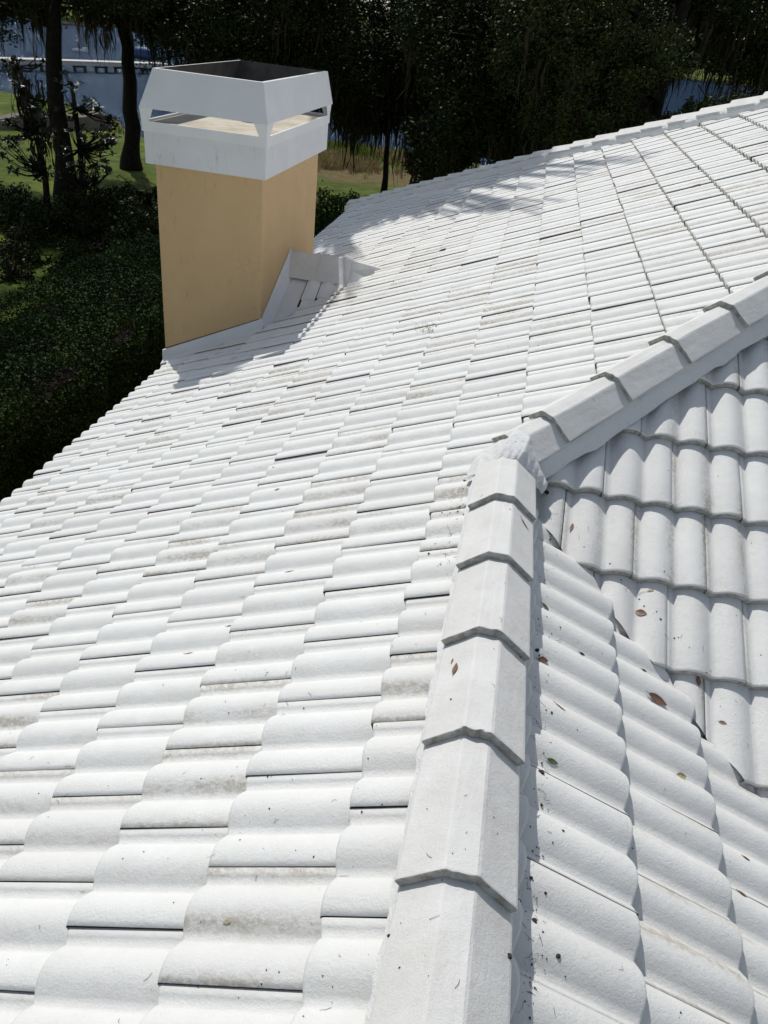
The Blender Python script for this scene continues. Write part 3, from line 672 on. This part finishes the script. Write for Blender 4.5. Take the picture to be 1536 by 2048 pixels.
# drooping young tree by the bank
c = P(835, 330, 33); b0 = gbase(c.x, c.y)
tree('young_tree', 'drooping young tree in front of the bank, right of the slim black trunk', 'tree', b0, [(c.x, c.y, -4.8), (c.x, c.y, -2.6)], [(c.x, c.y, c.z, .55), (c.x + .3, c.y, c.z + .7, .6), (c.x - .3, c.y, c.z + .2, .45), (c.x + .2, c.y, c.z - .6, .4), (c.x - .1, c.y, c.z + 1.4, .7)], 5000, .13, 'oak2', rad=.07, seed=11)
# bush right of the chimney shaft, above the roof edge
c = P(655, 420, 18); b0 = gbase(c.x, c.y)
tree('shrub', 'dark shrub squeezed between the chimney shaft and the far roof corner', 'shrub', b0, [(c.x, c.y, b0[2] + 1), (c.x, c.y, c.z)], [(c.x, c.y, c.z, .6), (c.x + .5, c.y + .4, c.z - .1, .6), (c.x - .5, c.y, c.z - .3, .6), (c.x + 1.0, c.y + .3, c.z - .5, .6), (c.x, c.y, c.z - 1.1, .8), (c.x + .6, c.y - .5, c.z - 1.3, .8)], 11000, .09, 'hedge', rad=.08, seed=12)
# magnolia: whorls of big leaves
def magnolia(name, label, b0, tips, trunk, seed, nper=9, L=.19):
    r = np.random.default_rng(seed); root = tag(empty(name, b0), label, 'tree')
    b = MB(); pts = [Vector(b0) - Vector((0, 0, .2))] + [Vector(p) for p in trunk]; b.tube(pts, [.11 * (1 - .6 * i / len(pts)) for i in range(len(pts))], 8)
    V = []; Q = []
    for t in tips:
        t = Vector(t); j = min(pts[1:], key=lambda p: (p - t).length + max(0, p.z - t.z)); b.tube([j, j.lerp(t, .6) + Vector((0, 0, -.1)), t], [.035, .02, .01], 5)
        ax = Vector((r.normal() * .4, r.normal() * .4, 1)).normalized(); s1 = ax.cross(Vector((1, 0, .1))).normalized(); s2 = ax.cross(s1)
        for k in range(nper):
            a = 6.283 * k / nper + r.uniform(-.2, .2); el = r.uniform(-.15, .9); d = (s1 * math.cos(a) + s2 * math.sin(a)) * math.cos(el) + ax * math.sin(el)
            l = L * r.uniform(.75, 1.2); w_ = d.cross(ax).normalized() * l * .2; n = len(V); dn = -ax * l * .06
            V += [t, t + d * l * .35 + w_, t + d * l * .7 + w_ * .9 + dn, t + d * l + dn * 2, t + d * l * .7 - w_ * .9 + dn, t + d * l * .35 - w_]
            Q += [(n, n + 1, n + 2, n + 3), (n, n + 3, n + 4, n + 5)]
    b.build('trunk', MAT['bark'], root, True)
    raw('leaves', [tuple(v) for v in V], [np.array(Q)], MAT['mag'], root)
    return root
r = np.random.default_rng(5); tips = []
for (u, v, du, dv_, n) in ((140, 165, 20, 22, 6), (190, 215, 28, 18, 12), (220, 245, 22, 20, 12), (170, 270, 35, 25, 16), (215, 300, 22, 25, 12), (140, 230, 20, 30, 8), (195, 340, 45, 25, 20), (150, 330, 40, 35, 16), (225, 275, 15, 10, 4)):
    for _ in range(n): tips.append(P(u + r.normal() * du * .6, v + r.normal() * dv_ * .6, r.uniform(20.5, 23)))
b0 = P(165, 430, 22); b0 = gbase(b0.x, b0.y)
magnolia('magnolia_tree', 'magnolia with star shaped leaf whorls against the lake, right of the thick trunk', b0, tips, [P(165, 380, 22), P(160, 300, 22), P(150, 215, 22), P(143, 165, 22)], 3)
tips = []
for (u, v, du, dv_, n) in ((25, 130, 16, 12, 8), (60, 125, 25, 12, 6), (35, 170, 14, 16, 10), (60, 215, 25, 22, 16), (80, 260, 28, 25, 18), (30, 290, 25, 18, 16), (70, 330, 35, 30, 22), (20, 250, 15, 12, 7)):
    for _ in range(n): tips.append(P(u + r.normal() * du * .6, v + r.normal() * dv_ * .6, r.uniform(20, 22.5)))
b0 = P(95, 430, 21.5); b0 = gbase(b0.x, b0.y)
mg = magnolia('magnolia_tree', 'moss draped magnolia leaning left at the left edge', b0, tips, [P(90, 350, 21.5), P(70, 260, 21.5), P(45, 190, 21.5), P(28, 135, 21.5)], 4)
r = np.random.default_rng(8)
V, Q = moss_mesh([np.array(P(u, v, 21.3)) for u, v in ((32, 135), (38, 150), (45, 165), (48, 180), (55, 195), (60, 205), (68, 215), (75, 165), (80, 180), (88, 200), (85, 230), (92, 250), (60, 235), (70, 250), (100, 270), (75, 280), (50, 220), (40, 195), (65, 190), (90, 215))], r, .5, 1.1, .045)
raw('moss', V, [Q], MAT['moss'], mg)
# dark shrubs under the trees at the left
for k, (u, v, Y, rr_, lab) in enumerate(((20, 400, 21, 1.0, 'dark shrub at the left edge below the leaning magnolia'), (110, 440, 20, 1.0, 'dark shrub at the foot of the thick trunk'), (210, 405, 21, .95, 'dark shrub in front of the magnolia whorls'), (285, 440, 19, .8, 'dark shrub against the left side of the chimney shaft'), (30, 500, 17, .8, 'low dark shrub behind the hedge at the left edge'), (170, 500, 17.5, .7, 'low dark shrub behind the middle of the hedge'), (300, 385, 24, .6, 'small shrub beside the chimney on the shaded lawn'), (20, 560, 15, .7, 'lowest dark shrub at the left edge, touching the back of the hedge'))):
    c = P(u, v, Y); b0 = gbase(c.x, c.y); rs = np.random.default_rng(k + 50)
    bb = [(c.x + rs.normal() * rr_ * .8, c.y + rs.normal() * .6, c.z - abs(rs.normal()) * rr_ * .8, rr_ * rs.uniform(.6, 1)) for _ in range(8)]
    tree('shrub', lab, 'shrub', b0, [(c.x, c.y, b0[2] + .6), (c.x, c.y, c.z)], bb, 9000, .12, 'oak', rad=.07, seed=60 + k, group='dark shrubs under the left hand trees')
# clipped hedge along the house
r = np.random.default_rng(11)
hx0, hx1, hy0, hy1, hzt = -8.35, -5.95, 1.0, 12.6, -2.98
root = tag(empty('hedge', (-7.1, 7, -5.2)), 'long clipped green hedge running beside the house below the eave', 'hedge')
b = MB(); b.box((hx0 + .22, hy0 + .2, -5.3), (hx1 - .22, hy1 - .2, hzt - .28)); b.build('branches', MAT['bark'], root)
n1 = 150000
C = np.stack([r.uniform(hx0, hx1, n1), r.uniform(hy0, hy1, n1), np.full(n1, hzt)], 1)
face = r.random(n1)
side = face < .42; C[side, 0] = hx1; C[side, 2] = r.uniform(-5.2, hzt, side.sum())
end = (face >= .42) & (face < .50); C[end, 1] = hy1; C[end, 2] = r.uniform(-5.2, hzt, end.sum())
bulge = .16 * fbm(C, 1.7, 31) + .07 * fbm(C, 6, 32) + r.uniform(-.16, .05, n1)
C[:, 2] += np.where(side | end, 0, bulge); C[:, 0] += np.where(side, bulge, 0); C[:, 1] += np.where(end, bulge, 0)
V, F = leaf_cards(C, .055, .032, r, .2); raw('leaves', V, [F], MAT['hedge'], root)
# far bank: one distant wood
r = np.random.default_rng(77); bb = []
for k in range(34):
    x = -190 + k * 11 + r.uniform(-3, 3); y = float(shore2(x)) + r.uniform(5, 16); z0 = float(gz(x, y)); H = r.uniform(9, 15)
    bb += [(x + r.normal() * 4, y + r.normal() * 3, z0 + H * r.uniform(.12, .85), r.uniform(2.6, 4.4)) for _ in range(9)]
C = clump_points(bb, 90000, r); V, F = leaf_cards(C, 1.0, .55, r, .3)
tag(raw('far_woods', V, [F], MAT['oak2']), 'dark wood lining the far bank of the lake', 'woods', kind='stuff')
# ---- footbridge over the water
da = Vector(atz(-60, 116, -6.35)); db = Vector(atz(330, 129, -6.35)); dd = (db - da); dl = dd.length; dd.normalize(); dp = Vector((-dd.y, dd.x, 0))
dock = tag(empty('dock', tuple(da)), 'long grey plank dock standing on timber bents in the lake', 'dock')
b = MB(); b.slab([da - dp * .8, db - dp * .8, db + dp * .8, da + dp * .8], (0, 0, .12)); b.build('deck', MAT['wood'], dock)
b = MB(); b.slab([da - dp * .82 - Vector((0, 0, .3)), db - dp * .82 - Vector((0, 0, .3)), db - dp * .74 - Vector((0, 0, .3)), da - dp * .74 - Vector((0, 0, .3))], (0, 0, .29)); b.build('rim_board', MAT['wood'], dock)
for u in (-20, 70, 158, 201, 240, 276, 312):
    best = min((k / 300 * dl for k in range(301)), key=lambda t: abs((lambda q: 768 + FPX * q[0] / -q[2])(MR.T @ (np.array(da + dd * t) - CAM)) - u))
    c = da + dd * best; b = MB()
    for sgn in (-.62, .62):
        q = c + dd * sgn
        b.tube([q - Vector((0, 0, 2.3)), q - Vector((0, 0, .02))], [.17, .17], 8)
    b.slab([c - dd * .8 - dp * .1 - Vector((0, 0, .55)), c + dd * .8 - dp * .1 - Vector((0, 0, .55)), c + dd * .8 + dp * .1 - Vector((0, 0, .55)), c - dd * .8 + dp * .1 - Vector((0, 0, .55))], (0, 0, .25))
    b.build('bent', MAT['darkwood'], dock)
# ---- skiff with a standing angler
sk = Vector(atz(162, 103, -7.3)); ax = Vector((.9, -.2, 0)).normalized(); ay = Vector((-ax.y, ax.x, 0))
def hull(c, L, Wd, H, mat, name, label, cat):
    V = []; Q = []; n = 9
    for i in range(n):
        t = i / (n - 1) * 2 - 1; w_ = Wd / 2 * (1 - max(0, t) ** 2.2 * .95) * (1 - max(0, -t) ** 4 * .2); h = H * (1 + .35 * max(0, t) ** 2)
        p = c + ax * (t * L / 2)
        V += [p + ay * w_ + Vector((0, 0, h)), p + ay * w_ * .8 - Vector((0, 0, .1)), p - ay * w_ * .8 - Vector((0, 0, .1)), p - ay * w_ + Vector((0, 0, h)), p - ay * w_ * .88 + Vector((0, 0, h)), p - ay * w_ * .7 + Vector((0, 0, .08)), p + ay * w_ * .7 + Vector((0, 0, .08)), p + ay * w_ * .88 + Vector((0, 0, h))]
    for i in range(n - 1):
        for k in range(8): Q.append((i * 8 + k, i * 8 + (k + 1) % 8, (i + 1) * 8 + (k + 1) % 8, (i + 1) * 8 + k))
    for i in (0, n - 1): Q += [(i * 8, i * 8 + 1, i * 8 + 6, i * 8 + 7), (i * 8 + 1, i * 8 + 2, i * 8 + 5, i * 8 + 6), (i * 8 + 2, i * 8 + 3, i * 8 + 4, i * 8 + 5)]
    bb = MB(); bb.add(V, Q); root = tag(empty(name, tuple(c)), label, cat); bb.build('hull', MAT[mat], root); return root
ax0 = ax
hull(sk + Vector((0, 0, .05)), 2.5, .8, .2, 'whitep', 'small_boat', 'small white skiff on the lake beyond the dock with an angler aboard', 'boat')
b = MB(); q = sk + ax * .75 + Vector((0, 0, .13)); b.hexa([tuple(q + ax * a * .3 + ay * c * .2) for a, c in ((-1, -1), (1, -1), (1, 1), (-1, 1))] + [tuple(q + ax * a * .27 + ay * c * .18 + Vector((0, 0, .42))) for a, c in ((-1, -1), (1, -1), (1, 1), (-1, 1))])
tag(b.build('cooler', MAT['whitep'], bevel=.03), 'pale box shaped cooler in the skiff behind the angler', 'cooler')
def figure(c, fwd):
    f = Vector(fwd).normalized(); sdv = Vector((-f.y, f.x, 0)); Z = Vector((0, 0, 1))
    J = {'pel': (0, 0, .93, .13), 'bel': (0, .0, 1.08, .125), 'che': (0, .02, 1.32, .15), 'nek': (0, .03, 1.49, .055), 'hed': (0, .05, 1.60, .085), 'top': (0, .05, 1.70, .08)}
    for n_, sg in (('l', 1), ('r', -1)):
        J.update({'hip' + n_: (sg * .1, 0, .88, .10), 'kne' + n_: (sg * .13, .05, .48, .06), 'ank' + n_: (sg * .14, .0, .09, .04), 'toe' + n_: (sg * .16, .17, .04, .035),
                  'sho' + n_: (sg * .19, .0, 1.40, .065), 'elb' + n_: (sg * .25, .08, 1.14, .042), 'wri' + n_: (sg * .14, .30, 1.12, .03), 'han' + n_: (sg * .10, .37, 1.14, .035)})
    names = list(J); E = [('pel', 'bel'), ('bel', 'che'), ('che', 'nek'), ('nek', 'hed'), ('hed', 'top')]
    for n_ in 'lr': E += [('pel', 'hip' + n_), ('hip' + n_, 'kne' + n_), ('kne' + n_, 'ank' + n_), ('ank' + n_, 'toe' + n_), ('che', 'sho' + n_), ('sho' + n_, 'elb' + n_), ('elb' + n_, 'wri' + n_), ('wri' + n_, 'han' + n_)]
    me = bpy.data.meshes.new('person'); me.from_pydata([tuple(sdv * J[n_][0] + f * J[n_][1] + Z * J[n_][2]) for n_ in names], [(names.index(a), names.index(b_)) for a, b_ in E], [])
    o = link(bpy.data.objects.new('person', me)); o.location = c
    mod = o.modifiers.new('skin', 'SKIN')
    for i, n_ in enumerate(names): me.skin_vertices[0].data[i].radius = (J[n_][3], J[n_][3] * .85)
    me.skin_vertices[0].data[0].use_root = True
    o.modifiers.new('sub', 'SUBSURF').levels = 1
    m = NT('angler'); cz_ = m.coord(); sx = m.n('ShaderNodeSeparateXYZ'); m.l(cz_, sx.inputs[0])
    col = m.ramp(m.math('MULTIPLY', sx.outputs[2], .5), [(0, (.05, .05, .06)), (.475, (.04, .045, .06)), (.48, (.72, .72, .75)), (.745, (.72, .72, .75)), (.75, (.4, .26, .19))])
    for e in col.node.color_ramp.elements: pass
    col.node.color_ramp.interpolation = 'CONSTANT'; o.data.materials.append(m.done(col, .7)); return o
man = figure(tuple(sk - ax * .35 + Vector((0, 0, .12))), (-.8, -.5, 0))
tag(man, 'person in a white top and dark trousers standing in the skiff', 'person')
b = MB(); q = Vector(man.location) + Vector((-.04, -.025, 1.665)); b.tube([q, q + Vector((0, 0, .012)), q + Vector((0, 0, .014)), q + Vector((0, 0, .10))], [.19, .18, .095, .07], 14); b.build('hat', MAT['whitep'], man)
man.children[0].matrix_parent_inverse = Matrix()
# covered boat at the end of the dock
cb = Vector(atz(290, 118, -7.3)); ax = Vector((1, -.1, 0)).normalized(); ay = Vector((-ax.y, ax.x, 0))
hb_ = hull(cb, 4.0, 1.6, .35, 'darkwood', 'covered_boat', 'moored boat under a blue canvas cover at the right end of the dock', 'boat')
V = []; Q = []
for i in range(9):
    t = i / 8 * 2 - 1; p = cb + ax * t * 1.7; w_ = .8 * (1 - abs(t) ** 3 * .5)
    for k in range(7):
        a = k / 6 * math.pi; V.append(p + ay * w_ * math.cos(a) + Vector((0, 0, .32 + (1.1 - .3 * t * t) * math.sin(a) ** .7)))
Q = [(i * 7 + k, i * 7 + k + 1, (i + 1) * 7 + k + 1, (i + 1) * 7 + k) for i in range(8) for k in range(6)]
raw('canvas_cover', [tuple(v) for v in V], [np.array(Q)], MAT['blue'], hb_, True)
# ---- retaining wall, left
b = MB(); A = Vector(atz(-60, 268, -6.75)); B = Vector(atz(225, 258, -6.75)); n = 26; V = []; Q = []
wd = (B - A).normalized(); wn = Vector((-wd.y, wd.x, 0))
for i in range(n):
    p = A.lerp(B, i / (n - 1)); sag = .1 * math.sin(i * .9)
    for (o_, z) in ((0, -.5), (.05, .35 + sag * .4), (.12, .80 + sag), (.75, .84 + sag), (.80, -.5)): V.append(p + wn * (o_ + .04 * math.sin(i * 2.3 + z * 3)) + Vector((0, 0, z)))
Q = [(i * 5 + k, i * 5 + k + 1, (i + 1) * 5 + k + 1, (i + 1) * 5 + k) for i in range(n - 1) for k in range(4)]
b.add(V, Q + [(0, 1, 2, 3), ((n - 1) * 5, (n - 1) * 5 + 1, (n - 1) * 5 + 2, (n - 1) * 5 + 3)])
sw = b.build('stone_wall', MAT['stone']); tag(sw, 'low sandy stone retaining wall by the lake at the left edge', 'wall')
# ---- marsh grass and dry reeds
def tuft_field(name, label, cat, region, n, h, mat, seed):
    r = np.random.default_rng(seed); V = []; Q = []; k = 0
    u0, u1, v0, v1 = region
    for _ in range(n):
        p = atz(r.uniform(u0, u1), .5 * (v0 + v1) + r.normal() * (v1 - v0) * .27, -6.75); z = float(gz(p[0], p[1]))
        if fbm(np.array([[p[0], p[1] * .7, 0.]]), 1.1, seed)[0] + .3 * r.normal() < -.12 or shore(p[0]) - p[1] < .3: continue
        for _b in range(9):
            a = r.uniform(0, 6.28); c = np.array([p[0] + r.normal() * .12, p[1] + r.normal() * .12, z - .02]); hh = h * r.uniform(.4, 1.35); le = np.array([math.cos(a), math.sin(a), 0]) * hh * r.uniform(.1, .5); w_ = np.array([-math.sin(a), math.cos(a), 0]) * .018
            m_ = c + le * .35 + np.array([0, 0, hh * .65]); e = c + le + np.array([0, 0, hh * .95])
            V += [c - w_, c + w_, m_ - w_ * .8, m_ + w_ * .8, e]; Q += [(k, k + 1, k + 3, k + 2), (k + 2, k + 3, k + 4, k + 4)]; k += 5
    T = [q[:3] for q in Q if q[2] == q[3] or q[3] == q[2]]; Qn = [q for q in Q if len(set(q)) == 4]; T = [(q[0], q[1], q[2]) for q in Q if len(set(q)) == 3]
    o = raw(name, V, [np.array(Qn), np.array(T)], MAT[mat]); tag(o, label, cat, kind='stuff'); return o
tuft_field('dry_grass', 'tan dry grass along the bank behind the slim trunk', 'dry grass', (615, 905, 300, 340), 2600, .36, 'reed', 1)
tuft_field('marsh_grass', 'green marsh grass at the water edge behind the dry grass', 'marsh grass', (600, 920, 268, 318), 4600, .42, 'reedg', 2)
tuft_field('marsh_grass', 'rough grass on the lake edge beside the slimmer oak', 'marsh grass', (225, 320, 250, 264), 260, .6, 'reedg', 3)

# ================================================================== leaves and litter lying on the roof
dg = bpy.context.evaluated_depsgraph_get(); dg.update()
def hit(u, v):
    ok, loc, nor, idx, ob, mx = S.ray_cast(dg, Vector(CAM), Vector(ray(u, v)).normalized()); return loc, nor
def blade(name, label, u, v, L, Wd, ang, mat, curl=.25, seed=0, group='leaves fallen on the roof', cat='leaf'):
    p, n = hit(u, v)
    if n.z < 0: n = -n
    r = random.Random(seed); view = Vector(ray(u, v)).normalized()
    cr = Vector(MR[:, 0]); rt = (cr - n * n.dot(cr)).normalized(); upv = n.cross(rt).normalized()    # rt: to the right in the picture, upv: away
    d = rt * math.cos(ang) - upv * math.sin(ang) * -1
    sd_ = n.cross(d).normalized(); V = []; Q = []; N_ = 9; M_ = 5
    for i in range(N_):
        t = i / (N_ - 1); w_ = Wd / 2 * math.sin(math.pi * min(.985, max(.03, t)) ** .85) ** .8
        for j in range(M_):
            q = j / (M_ - 1) * 2 - 1
            h = .0018 + abs(q) ** 1.5 * w_ * curl * 1.6 + L * curl * .35 * (2 * t - 1) ** 2 + r.uniform(0, .0006)
            c_ = p + d * (t - .5) * L + sd_ * q * w_
            ok2, l2, _n, _i, _o, _m = S.ray_cast(dg, c_ + n * .03, -n, distance=.06)
            V.append((l2 if ok2 else c_) + n * h * .5)
    Q = [(i * M_ + j, i * M_ + j + 1, (i + 1) * M_ + j + 1, (i + 1) * M_ + j) for i in range(N_ - 1) for j in range(M_ - 1)]
    V2 = [v_ + n * .0007 for v_ in V]; k = len(V)
    o = raw(name, [tuple(v_) for v_ in V + V2], [np.array(Q + [tuple(x + k for x in reversed(q)) for q in Q])], MAT[mat], None, True)
    st = MB(); e = V[M_ // 2]; st.tube([e, e - d * L * .12 + n * .001, e - d * L * .22 + sd_ * L * .03], [.0011, .0009, .0006], 5); ob = st.build('stem', MAT[mat], o)
    return tag(o, label, cat, group)
LV = [
 (1315, 1399, .058, .021, -.55, 'dead', 'largest brown leaf, lying alone on the right slope tiles'),
 (911, 1338, .034, .013, 1.25, 'dead', 'brown oval leaf on the flat top of a foreground ridge tile'),
 (905, 1322, .015, .004, 1.2, 'dead', 'tiny brown sliver just above the oval leaf on the ridge tile'),
 (1283, 1226, .034, .020, -.6, 'dead', 'crumpled red brown leaf at the valley beside a tile crack'),
 (1144, 1055, .030, .012, 1.1, 'dead', 'red brown leaf standing in the valley near the mortar patch'),
 (1396, 1361, .032, .014, 1.4, 'dead', 'curled brown leaf tucked under the valley tile edge'),
 (1086, 1320, .026, .016, -.2, 'dead', 'torn brown leaf beside the ridge bed below a dark lump'),
 (1164, 1308, .017, .006, -.5, 'dark', 'small dark leaf on the joint line of the right slope'),
 (1288, 1341, .016, .005, -.5, 'dark', 'small black leaf above the largest brown leaf'),
 (1120, 1414, .030, .005, -.6, 'dead', 'thin brown leaf lying along a tile joint of the right slope'),
 (1105, 1523, .026, .011, -.4, 'green', 'green leaf on the right slope near the ridge, the rounder one'),
 (1091, 1213, .026, .007, -.8, 'green', 'narrow green leaf beside the ridge, higher up the slope'),
 (1492, 1717, .018, .009, -.3, 'dead', 'small brown leaf near the right edge of the picture'),
 (1484, 1788, .022, .012, -.4, 'dead', 'broken brown leaf at a tile butt near the right edge'),
 (1362, 1552, .028, .016, -.2, 'pale', 'pale tan curled leaf on the right slope'),
 (1302, 1181, .018, .007, .0, 'pale', 'pale seed husk under a tile edge on the right hand slope'),
 (581, 1143, .026, .007, .15, 'dead', 'brown leaf on the left slope left of the ridge tiles'),
 (460, 1252, .020, .010, .3, 'dead', 'red brown leaf tucked at a tile end on the left slope'),
 (378, 1307, .024, .006, .0, 'dead', 'twisted brown leaf in a trough of the left slope'),
 (555, 979, .018, .009, .1, 'dead', 'small brown leaf high on the left slope above the dark joint'),
 (455, 1844, .013, .006, .0, 'pale', 'papery tan leaf scrap on the nearest left slope tiles'),
 (1392, 373, .06, .02, .3, 'dead', 'brown leaf on the far upper right part of the left slope'),
 (886, 500, .06, .022, .1, 'dark', 'dark leaf halfway up the left slope toward the far hip'),
 (1049, 1049, .040, .006, -.9, 'dead', 'thin stick like leaf on the uppermost foreground ridge tile'),
 (1446, 1445, .020, .008, -.6, 'dead', 'brown scrap caught at the lower end of the valley'),
]
for k, (u, v, L, Wd, a, mt, lab) in enumerate(LV): blade('fallen_leaf', lab, u, v, L * 1.4, Wd * 1.4, a, mt, .22 if mt != 'green' else .12, k)
def lump(name, label, u, v, r_, seed, mat='dark', cat='debris', group='dark clods by the ridge'):
    p, n = hit(u, v); rr = np.random.default_rng(seed)
    if n.z < 0: n = -n
    bm = bmesh.new(); bmesh.ops.create_icosphere(bm, subdivisions=3, radius=r_)
    X = np.array([v_.co[:] for v_ in bm.verts]); f = 1 + .3 * fbm(X, 3.0 / r_, seed) + .15 * fbm(X, 9 / r_, seed + 1)
    for v_, k in zip(bm.verts, f): v_.co *= k; v_.co.z *= .5
    me = bpy.data.meshes.new(name); bm.to_mesh(me); bm.free(); me.materials.append(MAT[mat]); o = link(bpy.data.objects.new(name, me)); o.location = p + n * r_ * .15
    return tag(o, label, cat, group)
for k, (u, v, r_, lab) in enumerate(((1082, 1545, .014, 'dark clod at the ridge bed, level with the round green leaf'), (1074, 1300, .012, 'dark clod against the ridge bed above the torn leaf'), (1068, 1842, .011, 'dark clod by the ridge bed near the bottom of the picture'),
        (1094, 985, .020, 'black matted clump in the corner where the valley starts'), (1116, 1912, .010, 'grey flake on the right slope near the bottom, lower one'), (1018, 1212 + 700, .010, 'dark brown clod on the nearest ridge tile'), (1126, 1662, .006, 'small grey pebble on the right slope'), (930, 962, .012, 'dark clump at the left side of the mortar patch'), (778, 1872, .006, 'small dark scrap on the ridge edge at lower left of the nearest cap'))):
    lump('clod', lab, u, v, r_ * .62, k + 5)
# bare patch where the paint flaked off, litter specks and fine twigs
r = np.random.default_rng(21); SV = []; SQ = []; ST = []
TV = MB()
def inside(u, v): return 0 < u < 1536 and 0 < v < 2048
cand = []
for _ in range(380):
    v = r.uniform(480, 2040); u = r.uniform(0, 1536)
    if u < 700 and v < 1010 - .8 * u or (u > 1130 and r.random() < .5): continue
    cand.append((u, v, 1))
for _ in range(170):     # gathered along the right side of the ridge bed
    v = r.uniform(980, 2040); u = np.interp(v, [980, 1100, 1530, 1840, 2048], [1090, 1082, 1062, 1050, 1040]) + abs(r.normal()) * 22; cand.append((u, v, 1.2))
for _ in range(40):     # and down the valley
    k_ = r.random(); u = 1110 + 400 * k_ + r.normal() * 16; v = 1010 + 430 * k_ ** .95 + r.normal() * 16; cand.append((min(u, 1530), v, 1.3))
for _ in range(60):
    v = r.uniform(950, 1150); u = np.interp(v, [950, 1150], [925, 890]) + r.normal() * 14; cand.append((u, v, 1.2))
for (u, v, sc) in cand:
    p, n = hit(u, v)
    if n is None or p.length > 25 or p.z < -2.2: continue
    if n.z < 0: n = -n
    t1 = n.orthogonal().normalized(); t2 = n.cross(t1); dist = (p - Vector(CAM)).length
    if r.random() < .25:
        L = r.uniform(.008, .028) * sc; a = r.uniform(0, 6.28); d = t1 * math.cos(a) + t2 * math.sin(a); e = n.cross(d) * r.normal() * .4
        TV.tube([p + n * .001, p + d * L * .5 + e * L * .5 + n * .002, p + d * L + n * .001], [.0005, .0005, .0003], 4, False)
    else:
        q = float(r.gamma(2, .00055)) * sc + .0006; k = 6; base = len(TV.V)
        V = [p + (t1 * math.cos(6.283 * i / k) + t2 * math.sin(6.283 * i / k)) * q * r.uniform(.5, 1.4) + n * .0012 for i in range(k)] + [p + n * (.001 + q * .7)]
        TV.add(V, [], [(i, (i + 1) % k, k) for i in range(k)])
tag(TV.build('roof_litter', MAT['dark']), 'fine dark specks and hair thin twigs scattered over the white tiles', 'litter', kind='stuff')
# weed sprig rooted between two tiles of the left slope
p, n = hit(850, 662); root = tag(empty('weed', tuple(p)), 'thin yellow green weed sprig growing between tiles above the middle of the left slope', 'weed')
b = MB(); rr = random.Random(4)
for k in range(34):
    a = rr.uniform(0, 6.28); d = Vector((math.cos(a), math.sin(a), rr.uniform(.2, .9))) * rr.uniform(.03, .10); q = p + Vector((rr.uniform(-.08, .08), rr.uniform(-.05, .05), 0))
    b.tube([q, q + d * .5 + Vector((0, 0, .012)), q + d], [.0014, .0011, .0005], 4, False)
b.build('blades', mk_plain('weed', (.30, .33, .13), .8, (.35, .30, .15)), root)
